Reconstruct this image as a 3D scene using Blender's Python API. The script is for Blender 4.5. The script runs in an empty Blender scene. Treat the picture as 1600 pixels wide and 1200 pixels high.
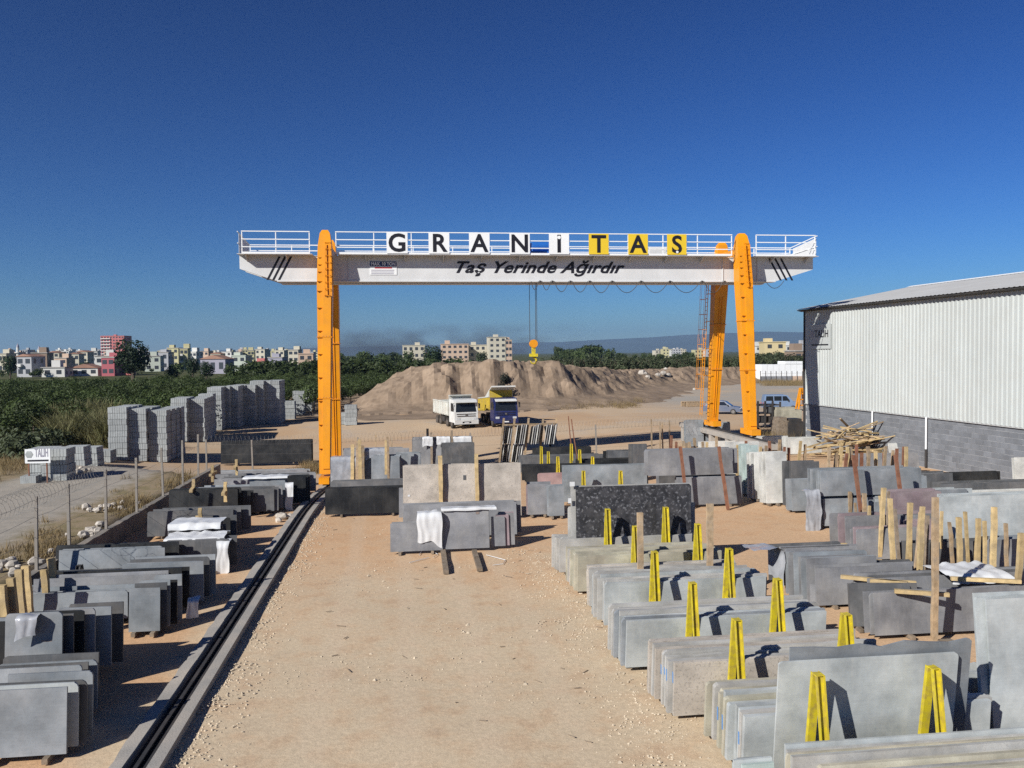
import bpy, math, random
from mathutils import Vector, Matrix
random.seed(11)
SC = bpy.context.scene
COL = SC.collection
RAD = math.radians

# ------------------------------------------------------------------ camera
FPX, CAM_H = 1330.0, 7.0
YAW, PITCH, ROLL = RAD(7.0), RAD(-2.07), RAD(-0.55)
FW = Vector((math.sin(YAW)*math.cos(PITCH), math.cos(YAW)*math.cos(PITCH), math.sin(PITCH)))
_r = Vector((math.cos(YAW), -math.sin(YAW), 0)); _u = _r.cross(FW)
RT = _r*math.cos(ROLL) + _u*math.sin(ROLL)
UP = _u*math.cos(ROLL) - _r*math.sin(ROLL)
cam = bpy.data.cameras.new('camera'); cam_o = bpy.data.objects.new('camera', cam); COL.objects.link(cam_o)
cam.sensor_width = 36; cam.lens = FPX/1600*36; cam.clip_start = .1; cam.clip_end = 60000
m3 = Matrix((RT, UP, -FW)).transposed()
cam_o.matrix_world = Matrix.Translation((0, 0, CAM_H)) @ m3.to_4x4()
SC.camera = cam_o

# ------------------------------------------------------------------ light
SUN_EL, SUN_AZ = RAD(30.5), RAD(231)        # azimuth of the sun, from +Y towards +X
w = bpy.data.worlds.new('World'); SC.world = w; w.use_nodes = True
nt = w.node_tree; bg = nt.nodes['Background']
sky = nt.nodes.new('ShaderNodeTexSky'); sky.sky_type = 'NISHITA'; sky.sun_disc = False
sky.sun_elevation = SUN_EL; sky.sun_rotation = SUN_AZ
sky.altitude = 0; sky.air_density = 1.0; sky.dust_density = 0.0; sky.ozone_density = 10.0
gm = nt.nodes.new('ShaderNodeGamma'); gm.inputs[1].default_value = 1.62       # the camera's contrasty rendering of a clear sky
nt.links.new(sky.outputs[0], gm.inputs[0]); nt.links.new(gm.outputs[0], bg.inputs[0]); bg.inputs[1].default_value = 0.0158
sun = bpy.data.lights.new('sun', 'SUN'); sun.energy = 4.6; sun.angle = RAD(.5); sun.color = (1, .972, .92)
sun_o = bpy.data.objects.new('sun', sun); COL.objects.link(sun_o)
sdir = Vector((math.sin(SUN_AZ)*math.cos(SUN_EL), math.cos(SUN_AZ)*math.cos(SUN_EL), math.sin(SUN_EL)))
sun_o.rotation_euler = sdir.to_track_quat('Z', 'Y').to_euler(); sun_o.location = (-30, -30, 60)
SC.view_settings.view_transform = 'Standard'; SC.view_settings.look = 'None'
SC.view_settings.gamma = 1; SC.view_settings.exposure = 0.5
SC.view_settings.use_curve_mapping = False

# ------------------------------------------------------------------ helpers
def ray(px, py): return FW*FPX + RT*(px-800) - UP*(py-600)
def G(px, py, z=0.0):                       # where a sight line meets the level z
    d = ray(px, py); t = (z-CAM_H)/d.z
    return Vector((d.x*t, d.y*t, z))
def V(px, py, Y):                           # where a sight line meets the plane y = Y
    d = ray(px, py); t = Y/d.y
    return Vector((d.x*t, Y, d.z*t+CAM_H))
def lerp(a, b, t): return a+(b-a)*t
def sstep(x, a, b):
    t = min(1, max(0, (x-a)/(b-a))); return t*t*(3-2*t)
U = random.uniform

class MB:
    def __init__(s): s.v = []; s.f = []
    def add(s, vs, fs):
        n = len(s.v); s.v += [tuple(p) for p in vs]; s.f += [tuple(n+i for i in f) for f in fs]; return s
    def box(s, c, d, rot=None, taper=1.0):
        hx, hy, hz = d[0]/2, d[1]/2, d[2]/2
        vs = []
        for k, zz in enumerate((-hz, hz)):
            q = taper if k else 1
            vs += [Vector((-hx*q, -hy*q, zz)), Vector((hx*q, -hy*q, zz)), Vector((hx*q, hy*q, zz)), Vector((-hx*q, hy*q, zz))]
        if rot: vs = [rot @ p for p in vs]
        c = Vector(c)
        return s.add([p+c for p in vs], [(3,2,1,0),(4,5,6,7),(0,1,5,4),(1,2,6,5),(2,3,7,6),(3,0,4,7)])
    def span(s, a, b):
        return s.box([(a[i]+b[i])/2 for i in range(3)], [abs(b[i]-a[i]) for i in range(3)])
    def beam(s, p0, p1, wd, hd, up=(0,0,1)):
        p0 = Vector(p0); p1 = Vector(p1); d = (p1-p0); L = d.length; d.normalize()
        upv = Vector(up)
        if abs(d.dot(upv)) > .97: upv = Vector((0, 1, 0))
        r = d.cross(upv).normalized(); u = r.cross(d)
        vs = []
        for p in (p0, p1):
            vs += [p-r*wd/2-u*hd/2, p+r*wd/2-u*hd/2, p+r*wd/2+u*hd/2, p-r*wd/2+u*hd/2]
        return s.add(vs, [(0,1,2,3),(7,6,5,4),(0,4,5,1),(1,5,6,2),(2,6,7,3),(3,7,4,0)])
    def cyl(s, p0, p1, r0, r1=None, n=8, cap=True):
        r1 = r0 if r1 is None else r1
        p0 = Vector(p0); p1 = Vector(p1); d = (p1-p0).normalized()
        a = d.cross(Vector((0,0,1)) if abs(d.z) < .9 else Vector((1,0,0))).normalized(); b = d.cross(a)
        vs = []
        for p, r in ((p0, r0), (p1, r1)):
            for i in range(n):
                t = 2*math.pi*i/n; vs.append(p+a*math.cos(t)*r+b*math.sin(t)*r)
        fs = [(i, (i+1) % n, n+(i+1) % n, n+i) for i in range(n)]
        if cap: fs += [tuple(range(n-1, -1, -1)), tuple(range(n, 2*n))]
        return s.add(vs, fs)
    def tube(s, pts, r, n=5):
        pts = [Vector(p) for p in pts]; vs = []; fs = []
        rr = r if isinstance(r, (list, tuple)) else [r]*len(pts)
        for k, p in enumerate(pts):
            d = (pts[min(k+1, len(pts)-1)]-pts[max(k-1, 0)]).normalized()
            a = d.cross(Vector((0,0,1)) if abs(d.z) < .9 else Vector((1,0,0))).normalized(); b = d.cross(a)
            for i in range(n):
                t = 2*math.pi*i/n; vs.append(p+a*math.cos(t)*rr[k]+b*math.sin(t)*rr[k])
        for k in range(len(pts)-1):
            for i in range(n):
                j = (i+1) % n; fs.append((k*n+i, k*n+j, (k+1)*n+j, (k+1)*n+i))
        fs += [tuple(range(n-1, -1, -1)), tuple(range((len(pts)-1)*n, len(pts)*n))]
        return s.add(vs, fs)
    def prism(s, poly, fn, a, b):            # poly of 2-D points, fn(u, v, t) -> 3-D, between t = a and t = b
        n = len(poly)
        vs = [fn(u, v, a) for u, v in poly]+[fn(u, v, b) for u, v in poly]
        return s.add(vs, [tuple(range(n-1, -1, -1)), tuple(range(n, 2*n))]+[(i, (i+1) % n, n+(i+1) % n, n+i) for i in range(n)])
    def mesh(s, name):
        me = bpy.data.meshes.new(name); me.from_pydata(s.v, [], s.f); me.update()
        return me
    def obj(s, name, mat, parent=None, loc=None, smooth=False, fix=True):
        me = s.mesh(name)
        if fix:
            import bmesh
            bm = bmesh.new(); bm.from_mesh(me); bmesh.ops.recalc_face_normals(bm, faces=bm.faces); bm.to_mesh(me); bm.free()
        if smooth:
            me.polygons.foreach_set('use_smooth', [True]*len(me.polygons))
        return link(name, me, mat, parent, loc)
def link(name, me, mat, parent=None, loc=None, rotz=None):
    if mat is not None and not me.materials: me.materials.append(mat)
    o = bpy.data.objects.new(name, me); COL.objects.link(o)
    if parent: o.parent = parent
    if loc is not None: o.location = loc
    if rotz is not None: o.rotation_euler.z = rotz
    return o
def empty(name, loc=(0,0,0), rotz=0):
    o = bpy.data.objects.new(name, None); COL.objects.link(o); o.location = loc; o.rotation_euler.z = rotz
    o.empty_display_size = .2
    return o
def tag(o, label=None, cat=None, group=None, kind=None):
    if label: o['label'] = label
    if cat: o['category'] = cat
    if group: o['group'] = group
    if kind: o['kind'] = kind
    return o
def copy_tree(o, parent=None):
    c = o.copy(); COL.objects.link(c); c.parent = parent
    for ch in KIDS.get(o.name, [x for x in o.children]): copy_tree(ch, c)
    return c
KIDS = {}

# ------------------------------------------------------------------ materials
def N(t, kind, **kw):
    n = t.nodes.new(kind)
    for k, v in kw.items(): setattr(n, k, v)
    return n
def rgb(c): return (c[0], c[1], c[2], 1)
def mat(name, base, rough=.7, var=.12, scale=2.0, speck=0.0, speck_scale=60, speck_col=(.02,.02,.02), bump=0.0, bump_scale=30,
        metal=0.0, rnd=0.0, saw=0.0, dust=None, dust_amt=0.0, dust_scale=1.2, spec=.3, streak=0.0, trans=None):
    m = bpy.data.materials.new(name); m.use_nodes = True; t = m.node_tree; L = t.links.new
    b = t.nodes['Principled BSDF']; b.inputs['Roughness'].default_value = rough; b.inputs['Metallic'].default_value = metal
    b.inputs['Specular IOR Level'].default_value = spec
    tc = N(t, 'ShaderNodeTexCoord')
    geo = N(t, 'ShaderNodeNewGeometry')
    pos = tc.outputs['Object']
    if rnd:
        oi0 = N(t, 'ShaderNodeObjectInfo'); sc0 = N(t, 'ShaderNodeMath', operation='MULTIPLY'); sc0.inputs[1].default_value = 97.0; L(oi0.outputs['Random'], sc0.inputs[0])
        ad0 = N(t, 'ShaderNodeVectorMath', operation='ADD'); L(pos, ad0.inputs[0]); L(sc0.outputs[0], ad0.inputs[1]); pos = ad0.outputs[0]
    no = N(t, 'ShaderNodeTexNoise'); no.inputs['Scale'].default_value = scale; no.inputs['Detail'].default_value = 5
    L(pos, no.inputs['Vector'])
    mr = N(t, 'ShaderNodeMapRange'); mr.inputs[1].default_value = .3; mr.inputs[2].default_value = .7
    mr.inputs[3].default_value = 1-var; mr.inputs[4].default_value = 1+var; L(no.outputs[0], mr.inputs[0])
    val = mr.outputs[0]
    if rnd:
        oi = N(t, 'ShaderNodeObjectInfo'); m2 = N(t, 'ShaderNodeMapRange'); m2.inputs[3].default_value = 1-rnd; m2.inputs[4].default_value = 1+rnd
        L(oi.outputs['Random'], m2.inputs[0]); mm = N(t, 'ShaderNodeMath', operation='MULTIPLY'); L(val, mm.inputs[0]); L(m2.outputs[0], mm.inputs[1]); val = mm.outputs[0]
    vm = N(t, 'ShaderNodeVectorMath', operation='SCALE'); vm.inputs[0].default_value = base[:3]; L(val, vm.inputs['Scale'])
    col = vm.outputs[0]
    def mix(col, c2, fac):
        mx = N(t, 'ShaderNodeMix', data_type='RGBA'); L(fac, mx.inputs[0]); L(col, mx.inputs[6]); mx.inputs[7].default_value = rgb(c2); return mx.outputs[2]
    if speck:
        n2 = N(t, 'ShaderNodeTexNoise'); n2.inputs['Scale'].default_value = speck_scale; n2.inputs['Detail'].default_value = 2; L(pos, n2.inputs['Vector'])
        r2 = N(t, 'ShaderNodeMapRange'); r2.inputs[1].default_value = .55; r2.inputs[2].default_value = .68; r2.inputs[4].default_value = speck; L(n2.outputs[0], r2.inputs[0])
        col = mix(col, speck_col, r2.outputs[0])
    if streak:
        mp = N(t, 'ShaderNodeMapping'); mp.inputs['Scale'].default_value = (4, 4, .35); L(pos, mp.inputs[0])
        n4 = N(t, 'ShaderNodeTexNoise'); n4.inputs['Scale'].default_value = 2.5; n4.inputs['Detail'].default_value = 4; L(mp.outputs[0], n4.inputs['Vector'])
        r4 = N(t, 'ShaderNodeMapRange'); r4.inputs[1].default_value = .5; r4.inputs[2].default_value = .75; r4.inputs[4].default_value = streak; L(n4.outputs[0], r4.inputs[0])
        col = mix(col, dust or (.5,.45,.4), r4.outputs[0])
    if dust and dust_amt:
        n3 = N(t, 'ShaderNodeTexNoise'); n3.inputs['Scale'].default_value = dust_scale; n3.inputs['Detail'].default_value = 6; L(pos, n3.inputs['Vector'])
        r3 = N(t, 'ShaderNodeMapRange'); r3.inputs[1].default_value = .42; r3.inputs[2].default_value = .72; r3.inputs[4].default_value = dust_amt; L(n3.outputs[0], r3.inputs[0])
        col = mix(col, dust, r3.outputs[0])
    if saw:
        mp5 = N(t, 'ShaderNodeMapping'); mp5.inputs['Scale'].default_value = (1.2, 1.2, 26); mp5.inputs['Rotation'].default_value = (0, .12, 0); L(pos, mp5.inputs[0])
        n5 = N(t, 'ShaderNodeTexNoise'); n5.inputs['Scale'].default_value = 1.4; n5.inputs['Detail'].default_value = 3; L(mp5.outputs[0], n5.inputs['Vector'])
        n6 = N(t, 'ShaderNodeTexNoise'); n6.inputs['Scale'].default_value = .9; n6.inputs['Detail'].default_value = 7; n6.inputs['Roughness'].default_value = .65; L(pos, n6.inputs['Vector'])
        r5 = N(t, 'ShaderNodeMapRange'); r5.inputs[1].default_value = .3; r5.inputs[2].default_value = .7; r5.inputs[3].default_value = 1-saw*.12; r5.inputs[4].default_value = 1+saw*.12; L(n5.outputs[0], r5.inputs[0])
        r6 = N(t, 'ShaderNodeMapRange'); r6.inputs[1].default_value = .32; r6.inputs[2].default_value = .68; r6.inputs[3].default_value = 1-saw; r6.inputs[4].default_value = 1+saw; L(n6.outputs[0], r6.inputs[0])
        m5 = N(t, 'ShaderNodeMath', operation='MULTIPLY'); L(r5.outputs[0], m5.inputs[0]); L(r6.outputs[0], m5.inputs[1])
        v5 = N(t, 'ShaderNodeVectorMath', operation='SCALE'); L(col, v5.inputs[0]); L(m5.outputs[0], v5.inputs['Scale']); col = v5.outputs[0]
        r7 = N(t, 'ShaderNodeMapRange'); r7.inputs[3].default_value = max(.12, rough-.22); r7.inputs[4].default_value = min(1, rough+.2); L(n6.outputs[0], r7.inputs[0]); L(r7.outputs[0], b.inputs['Roughness'])
    L(col, b.inputs['Base Color'])
    if bump:
        nb = N(t, 'ShaderNodeTexNoise'); nb.inputs['Scale'].default_value = bump_scale; nb.inputs['Detail'].default_value = 4; L(pos, nb.inputs['Vector'])
        bp = N(t, 'ShaderNodeBump'); bp.inputs['Strength'].default_value = bump; bp.inputs['Distance'].default_value = .02
        L(nb.outputs[0], bp.inputs['Height']); L(bp.outputs[0], b.inputs['Normal'])
    if trans:
        tr = N(t, 'ShaderNodeBsdfTranslucent'); L(col, tr.inputs[0]); ms = N(t, 'ShaderNodeMixShader'); ms.inputs[0].default_value = trans
        out = t.nodes['Material Output']; L(b.outputs[0], ms.inputs[1]); L(tr.outputs[0], ms.inputs[2]); L(ms.outputs[0], out.inputs[0])
    return m
DUST = (.42, .33, .25)
M = {}
M['g_light'] = mat('granite_light_grey', (.36,.355,.335), .6, .08, 1.5, .4, 55, (.16,.16,.16), rnd=.1, dust=(.42,.39,.34), dust_amt=.5, streak=.25, saw=.3)
M['g_pale'] = mat('marble_pale_blue', (.345,.37,.37), .55, .1, 1.2, .15, 45, (.25,.28,.28), rnd=.06, dust=(.46,.46,.43), dust_amt=.4, streak=.3, saw=.3)
M['g_green'] = mat('marble_pale_green', (.33,.40,.38), .5, .12, 1.4, rnd=.08, dust=(.45,.47,.44), dust_amt=.5, streak=.3, saw=.3)
M['g_white'] = mat('marble_white', (.50,.50,.47), .5, .06, 1.4, rnd=.05, dust=(.42,.38,.32), dust_amt=.25, saw=.3)
M['g_grey'] = mat('granite_grey', (.195,.198,.208), .5, .1, 1.3, .35, 60, (.07,.07,.075), rnd=.16, dust=(.30,.29,.27), dust_amt=.45, streak=.25, saw=.3)
M['g_blue'] = mat('granite_blue_grey', (.20,.22,.235), .5, .1, 1.3, .3, 60, (.10,.10,.11), rnd=.1, dust=(.33,.32,.31), dust_amt=.4, streak=.15, saw=.3)
M['g_dark'] = mat('granite_dark_grey', (.085,.088,.092), .5, .15, 1.3, .3, 60, (.03,.03,.03), rnd=.15, dust=(.22,.2,.18), dust_amt=.35, streak=.2, saw=.3)
M['g_black'] = mat('granite_black', (.016,.017,.018), .42, .2, 1.3, rnd=.15, dust=(.10,.095,.085), dust_amt=.3, streak=.12, saw=.3)
M['g_beige'] = mat('granite_beige', (.40,.36,.31), .6, .06, 1.5, .55, 22, (.20,.18,.16), rnd=.05, dust=(.42,.38,.33), dust_amt=.3, saw=.3)
M['g_star'] = mat('granite_black_speckled', (.038,.038,.042), .35, .3, 6, .75, 11, (.20,.20,.21), rnd=.0, dust=(.16,.15,.15), dust_amt=.3, dust_scale=3, saw=.15)
M['g_purple'] = mat('granite_purple', (.24,.185,.195), .5, .1, 1.3, .3, 50, (.12,.09,.10), rnd=.08, dust=(.36,.32,.30), dust_amt=.4, saw=.3)
M['g_red'] = mat('granite_red', (.30,.19,.185), .5, .1, 1.3, .3, 40, (.16,.09,.09), rnd=.08, dust=(.38,.32,.28), dust_amt=.4, saw=.3)
M['g_sand'] = mat('stone_greenish_sand', (.38,.36,.28), .7, .14, 2.2, .35, 45, (.22,.21,.16), rnd=.06, dust=(.42,.36,.28), dust_amt=.5, saw=.3)
M['wood'] = mat('weathered_timber', (.33,.235,.14), .85, .3, 6, rnd=.3, dust=(.30,.26,.21), dust_amt=.6, dust_scale=4, bump=.3)
M['wood_new'] = mat('yellow_timber', (.46,.34,.17), .8, .25, 5, rnd=.2, dust=(.30,.24,.17), dust_amt=.45, dust_scale=4, bump=.3)
M['wood_old'] = mat('grey_brown_timber', (.20,.155,.11), .9, .3, 6, rnd=.25, dust=(.3,.26,.22), dust_amt=.4, dust_scale=4, bump=.3)
M['rust'] = mat('rusty_steel', (.20,.085,.05), .75, .25, 5, rnd=.12, dust=(.28,.17,.11), dust_amt=.45, dust_scale=4)
M['yellow'] = mat('yellow_paint', (.58,.47,.02), .5, .12, 3, rnd=.08, dust=(.27,.19,.07), dust_amt=.7, dust_scale=9, streak=.35)
M['orange'] = mat('orange_paint', (.74,.285,.005), .42, .08, .6, spec=.4, streak=.3, dust=(.50,.21,.03), dust_amt=.4, dust_scale=1.3)
M['rib'] = mat('orange_paint_stiffener', (.68,.24,.005), .5, .05, 1)
M['cream'] = mat('cream_white_paint', (.60,.605,.60), .5, .05, .5, streak=.2, dust=(.44,.43,.41), dust_amt=.2)
M['white'] = mat('white_paint', (.76,.77,.76), .5, .03, .8)
M['panel_yellow'] = mat('sign_yellow', (.72,.50,.03), .5, .03, .8)
M['ink'] = mat('black_lettering', (.012,.012,.018), .5, .05, 2)
M['blue'] = mat('blue_paint', (.02,.12,.42), .4, .1, 2)
M['navy'] = mat('navy_truck_paint', (.014,.022,.10), .3, .2, 2, spec=.5, dust=(.15,.13,.12), dust_amt=.25)
M['truck_white'] = mat('white_truck_paint', (.62,.63,.61), .4, .06, 2, dust=(.42,.36,.3), dust_amt=.35)
M['truck_cream'] = mat('cream_tipper_paint', (.56,.57,.52), .55, .1, 2, dust=(.4,.33,.26), dust_amt=.5, streak=.4)
M['truck_yellow'] = mat('yellow_tipper_paint', (.50,.36,.035), .6, .15, 2, dust=(.3,.22,.12), dust_amt=.5, streak=.3)
M['black'] = mat('black_rubber', (.02,.02,.02), .8, .2, 4, dust=(.2,.16,.12), dust_amt=.4)
M['dkmetal'] = mat('dark_steel', (.035,.034,.034), .6, .2, 4, dust=(.14,.11,.09), dust_amt=.3)
M['steel'] = mat('worn_steel', (.22,.21,.20), .45, .2, 5, metal=.6, dust=(.16,.11,.08), dust_amt=.5)
M['rope'] = mat('wire_rope', (.06,.06,.06), .6, .1, 4)
M['glass'] = mat('dark_glass', (.015,.018,.022), .08, .1, 2, spec=.6)
M['pane'] = mat('far_window_glass', (.05,.055,.065), .2, .2, .3, spec=.5)
M['chrome'] = mat('headlamp_glass', (.55,.56,.56), .15, .1, 4, spec=.6)
M['concrete'] = mat('concrete', (.33,.31,.28), .85, .15, 1.2, .2, 30, (.2,.19,.17), bump=.4, dust=(.40,.32,.24), dust_amt=.4)
M['concrete_d'] = mat('soiled_concrete', (.19,.175,.155), .9, .2, 1.2, bump=.4, dust=(.32,.25,.18), dust_amt=.45)
M['block'] = mat('grey_concrete_block', (.33,.345,.34), .9, .12, 3, .25, 25, (.12,.12,.12), rnd=.12, bump=.3)
M['wallblock'] = mat('grey_wall_block', (.165,.175,.19), .9, .12, 2, .2, 25, (.10,.10,.10), rnd=.13, bump=.4)
M['mortar'] = mat('mortar', (.36,.36,.36), .9, .1, 2)
M['clad'] = mat('white_cladding', (.43,.455,.44), .5, .04, .4, rnd=.035, streak=.2, dust=(.36,.35,.31), dust_amt=.2)
M['roofm'] = mat('grey_roof_sheet', (.42,.42,.41), .5, .06, .5, dust=(.34,.31,.28), dust_amt=.3)
M['car_grey'] = mat('grey_blue_car_paint', (.11,.13,.18), .3, .05, 2, spec=.5, dust=(.25,.22,.2), dust_amt=.2)
M['van_blue'] = mat('light_blue_van_paint', (.15,.22,.34), .3, .05, 2, spec=.5, dust=(.3,.27,.25), dust_amt=.2)
M['tarp'] = mat('white_plastic_sheet', (.62,.63,.63), .35, .08, 3, spec=.5, dust=(.45,.42,.4), dust_amt=.3)
M['wrap'] = mat('grey_plastic_wrap', (.30,.31,.33), .22, .15, 4, spec=.6, dust=(.45,.45,.46), dust_amt=.4, dust_scale=5)
M['rubble'] = mat('pale_rubble', (.40,.36,.31), .9, .2, 3, rnd=.2)
M['stone'] = mat('pebble', (.50,.415,.305), .9, .2, .8)
M['red_ink'] = mat('red_spray_paint', (.50,.05,.06), .6, .1, 3)
M['blue_ink'] = mat('blue_spray_paint', (.12,.25,.48), .6, .1, 3)
M['paper'] = mat('paper_label', (.20,.16,.14), .6, .2, 12)
M['leaf_grove'] = mat('citrus_leaves', (.05,.072,.020), .6, .35, .22, rnd=.25, trans=.2)
M['leaf_dark'] = mat('dark_leaves', (.022,.040,.014), .6, .3, .4, rnd=.2, trans=.15)
M['leaf_olive'] = mat('olive_leaves', (.060,.075,.036), .6, .3, .4, rnd=.2, trans=.2)
M['reed'] = mat('reed_blades', (.15,.15,.065), .7, .3, .7, rnd=.2, trans=.25, dust=(.22,.18,.09), dust_amt=.6, dust_scale=.9)
M['drygrass'] = mat('dry_grass', (.26,.19,.095), .8, .3, .6, trans=.25, dust=(.15,.12,.06), dust_amt=.5)
M['burnt'] = mat('blackish_shrub', (.018,.021,.015), .8, .3, 2)
M['bark'] = mat('bark', (.10,.075,.055), .9, .2, 4)
for nm, c in dict(b_cream=(.50,.46,.36), b_white=(.58,.57,.53), b_yellow=(.48,.44,.25), b_pink=(.46,.15,.14), b_red=(.34,.095,.11), b_grey=(.36,.36,.37),
                  b_brown=(.26,.19,.14), b_green=(.42,.45,.38), b_lilac=(.30,.29,.34), b_peach=(.52,.38,.28), b_ochre=(.56,.46,.26)).items():
    M[nm] = mat('render_'+nm[2:], c, .8, .08, .1, dust=tuple(x*.75 for x in c), dust_amt=.3, dust_scale=.1)
M['b_roof'] = mat('town_roof', (.30,.17,.12), .8, .2, .3)
M['b_roofg'] = mat('town_flat_roof', (.34,.32,.29), .8, .2, .3)
# ------------------------------------------------------------------ the setting
from mathutils import noise as NZ
SC.cycles.use_denoising = False
SC.cycles.max_bounces = 5; SC.cycles.diffuse_bounces = 3; SC.cycles.glossy_bounces = 2; SC.cycles.volume_bounces = 0
WALL_X = -10.85
def hgt(x, y):                               # the ground outside the yard wall lies higher; the yard falls away to its back left corner
    wdt = .15+14*sstep(y, 46, 60)
    a = 1-sstep(x, WALL_X-.2-wdt, WALL_X-.2)
    dip = max(-1.25, min(0, .065*(x-23)))*sstep(y, 36, 60)*(1-.75*sstep(y, 72, 92))*(1-a)
    return .62*a*(1-sstep(y, 48, 66))*(1-sstep(-x, 60, 90))*sstep(y, -40, -20)+dip
def Gh(px, py):
    z = 0.
    for _ in range(12): p = G(px, py, z); z = hgt(p.x, p.y)
    return G(px, py, z)
def ground_mat():
    m = bpy.data.materials.new('earth_and_gravel'); m.use_nodes = True; t = m.node_tree; L = t.links.new
    b = t.nodes['Principled BSDF']; b.inputs['Roughness'].default_value = .95; b.inputs['Specular IOR Level'].default_value = .1
    g = N(t, 'ShaderNodeNewGeometry'); sp = N(t, 'ShaderNodeSeparateXYZ'); L(g.outputs['Position'], sp.inputs[0])
    def noise(scale, detail=5, rough=.6):
        n = N(t, 'ShaderNodeTexNoise'); n.inputs['Scale'].default_value = scale; n.inputs['Detail'].default_value = detail; n.inputs['Roughness'].default_value = rough
        L(g.outputs['Position'], n.inputs['Vector']); return n.outputs[0]
    def rng(v, a, c, lo=0., hi=1.):
        r = N(t, 'ShaderNodeMapRange', interpolation_type='SMOOTHSTEP'); r.inputs[1].default_value = a; r.inputs[2].default_value = c; r.inputs[3].default_value = lo; r.inputs[4].default_value = hi
        L(v, r.inputs[0]); return r.outputs[0]
    def mth(op, a, c):
        n = N(t, 'ShaderNodeMath', operation=op)
        for i, v in enumerate((a, c)):
            if isinstance(v, (int, float)): n.inputs[i].default_value = v
            else: L(v, n.inputs[i])
        return n.outputs[0]
    def mix(a, c, f):
        n = N(t, 'ShaderNodeMix', data_type='RGBA')
        for i, v in ((6, a), (7, c)):
            if isinstance(v, tuple): n.inputs[i].default_value = rgb(v)
            else: L(v, n.inputs[i])
        L(f, n.inputs[0]) if not isinstance(f, float) else setattr(n.inputs[0], 'default_value', f)
        return n.outputs[2]
    X, Y = sp.outputs[0], sp.outputs[1]
    n1 = noise(.22, 6); n2 = noise(1.3, 6); n3 = noise(9, 4); n4 = noise(.06, 4); n5 = noise(38, 3)
    xw = mth('ADD', X, mth('MULTIPLY', mth('SUBTRACT', n1, .5), 5.0))
    yw = mth('ADD', Y, mth('MULTIPLY', mth('SUBTRACT', n1, .5), 22.0))
    # yard: pale crushed stone over reddish earth
    red = (.555, .35, .20); beige = (.545, .435, .30)
    bare = mth('ADD', mth('MULTIPLY', rng(yw, 20, 34), .75), mth('MULTIPLY', rng(n2, .4, .7), .35))
    rside = rng(xw, 8.0, 11.0); lside = rng(xw, -6.2, -5.0, 1., 0.)
    bare = mth('MAXIMUM', bare, mth('MULTIPLY', rside, .75)); bare = mth('MAXIMUM', bare, lside)
    c = mix(beige, red, bare)
    c = mix(c, (.36, .25, .17), mth('MULTIPLY', rng(n2, .52, .75), .35))
    trk = None                               # pale wheel tracks down the aisle
    for x0_ in (-1.9, -.1, 1.5, 3.1):
        k_ = rng(mth('ABSOLUTE', mth('SUBTRACT', mth('ADD', X, mth('MULTIPLY', mth('SUBTRACT', noise(.05, 2), .5), 2.0)), x0_), 0.0), .12, .42, 1., 0.)
        trk = k_ if trk is None else mth('MAXIMUM', trk, k_)
    c = mix(c, (.60, .50, .37), mth('MULTIPLY', mth('MULTIPLY', trk, rng(n2, .3, .6)), .28))
    c = mix(c, (.40, .305, .215), mth('MULTIPLY', rng(noise(.5, 7, .7), .56, .72), .45))
    # open ground behind the yard
    sand = mix((.50, .375, .25), (.47, .32, .195), rng(n4, .42, .6))
    sand = mix(sand, (.40, .36, .31), mth('MULTIPLY', rng(n1, .5, .68), .45))
    c = mix(c, sand, rng(yw, 44, 56))
    gx = mth('MULTIPLY', rng(X, 22, 40), rng(Y, 80, 120))
    c = mix(c, (.36, .325, .275), mth('MULTIPLY', gx, rng(n4, .3, .55)))
    # outside the wall: weedy verge, then the grey track
    out = rng(X, WALL_X-.25, WALL_X-.15, 1., 0.)
    verge = mix((.27, .21, .135), (.20, .165, .09), rng(n2, .4, .65))
    xt = mth('ADD', X, mth('MULTIPLY', mth('SUBTRACT', n2, .5), 1.6))
    track = mth('MULTIPLY', rng(xt, -14.6, -13.2, 1., 0.), rng(xt, -21.5, -20.0))
    side = mix(verge, mix((.34, .305, .255), (.29, .265, .225), rng(n2, .4, .65)), track)
    c = mix(c, side, mth('MULTIPLY', out, rng(yw, 52, 66, 1., 0.)))
    wild = mth('MULTIPLY', rng(xw, -26, -22, 1., 0.), rng(Y, 40, 130, 1., 1.))
    c = mix(c, mix((.17, .135, .06), (.06, .065, .026), rng(Y, 120, 165)), wild)
    # fields beyond
    c = mix(c, mix((.055, .065, .025), (.10, .10, .045), rng(n4, .4, .6)), rng(Y, 205, 240))
    grit = rng(n5, .35, .65, .9, 1.1)
    c2 = N(t, 'ShaderNodeVectorMath', operation='SCALE'); L(c, c2.inputs[0]); L(mth('MULTIPLY', grit, rng(n3, .3, .7, .92, 1.07)), c2.inputs['Scale'])
    L(c2.outputs[0], b.inputs['Base Color'])
    hh = mth('ADD', mth('MULTIPLY', n3, .7), mth('MULTIPLY', n5, .4))
    bp = N(t, 'ShaderNodeBump'); bp.inputs['Strength'].default_value = .3; bp.inputs['Distance'].default_value = .04; L(hh, bp.inputs['Height']); L(bp.outputs[0], b.inputs['Normal'])
    return m
M['ground'] = ground_mat()
def grid_obj(name, xs, ys, fz, material, smooth=True):
    mb = MB(); nx = len(xs)
    mb.v = [(x, y, fz(x, y)) for y in ys for x in xs]
    mb.f = [(j*nx+i, j*nx+i+1, (j+1)*nx+i+1, (j+1)*nx+i) for j in range(len(ys)-1) for i in range(nx-1)]
    return mb.obj(name, material, smooth=smooth, fix=False)
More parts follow.
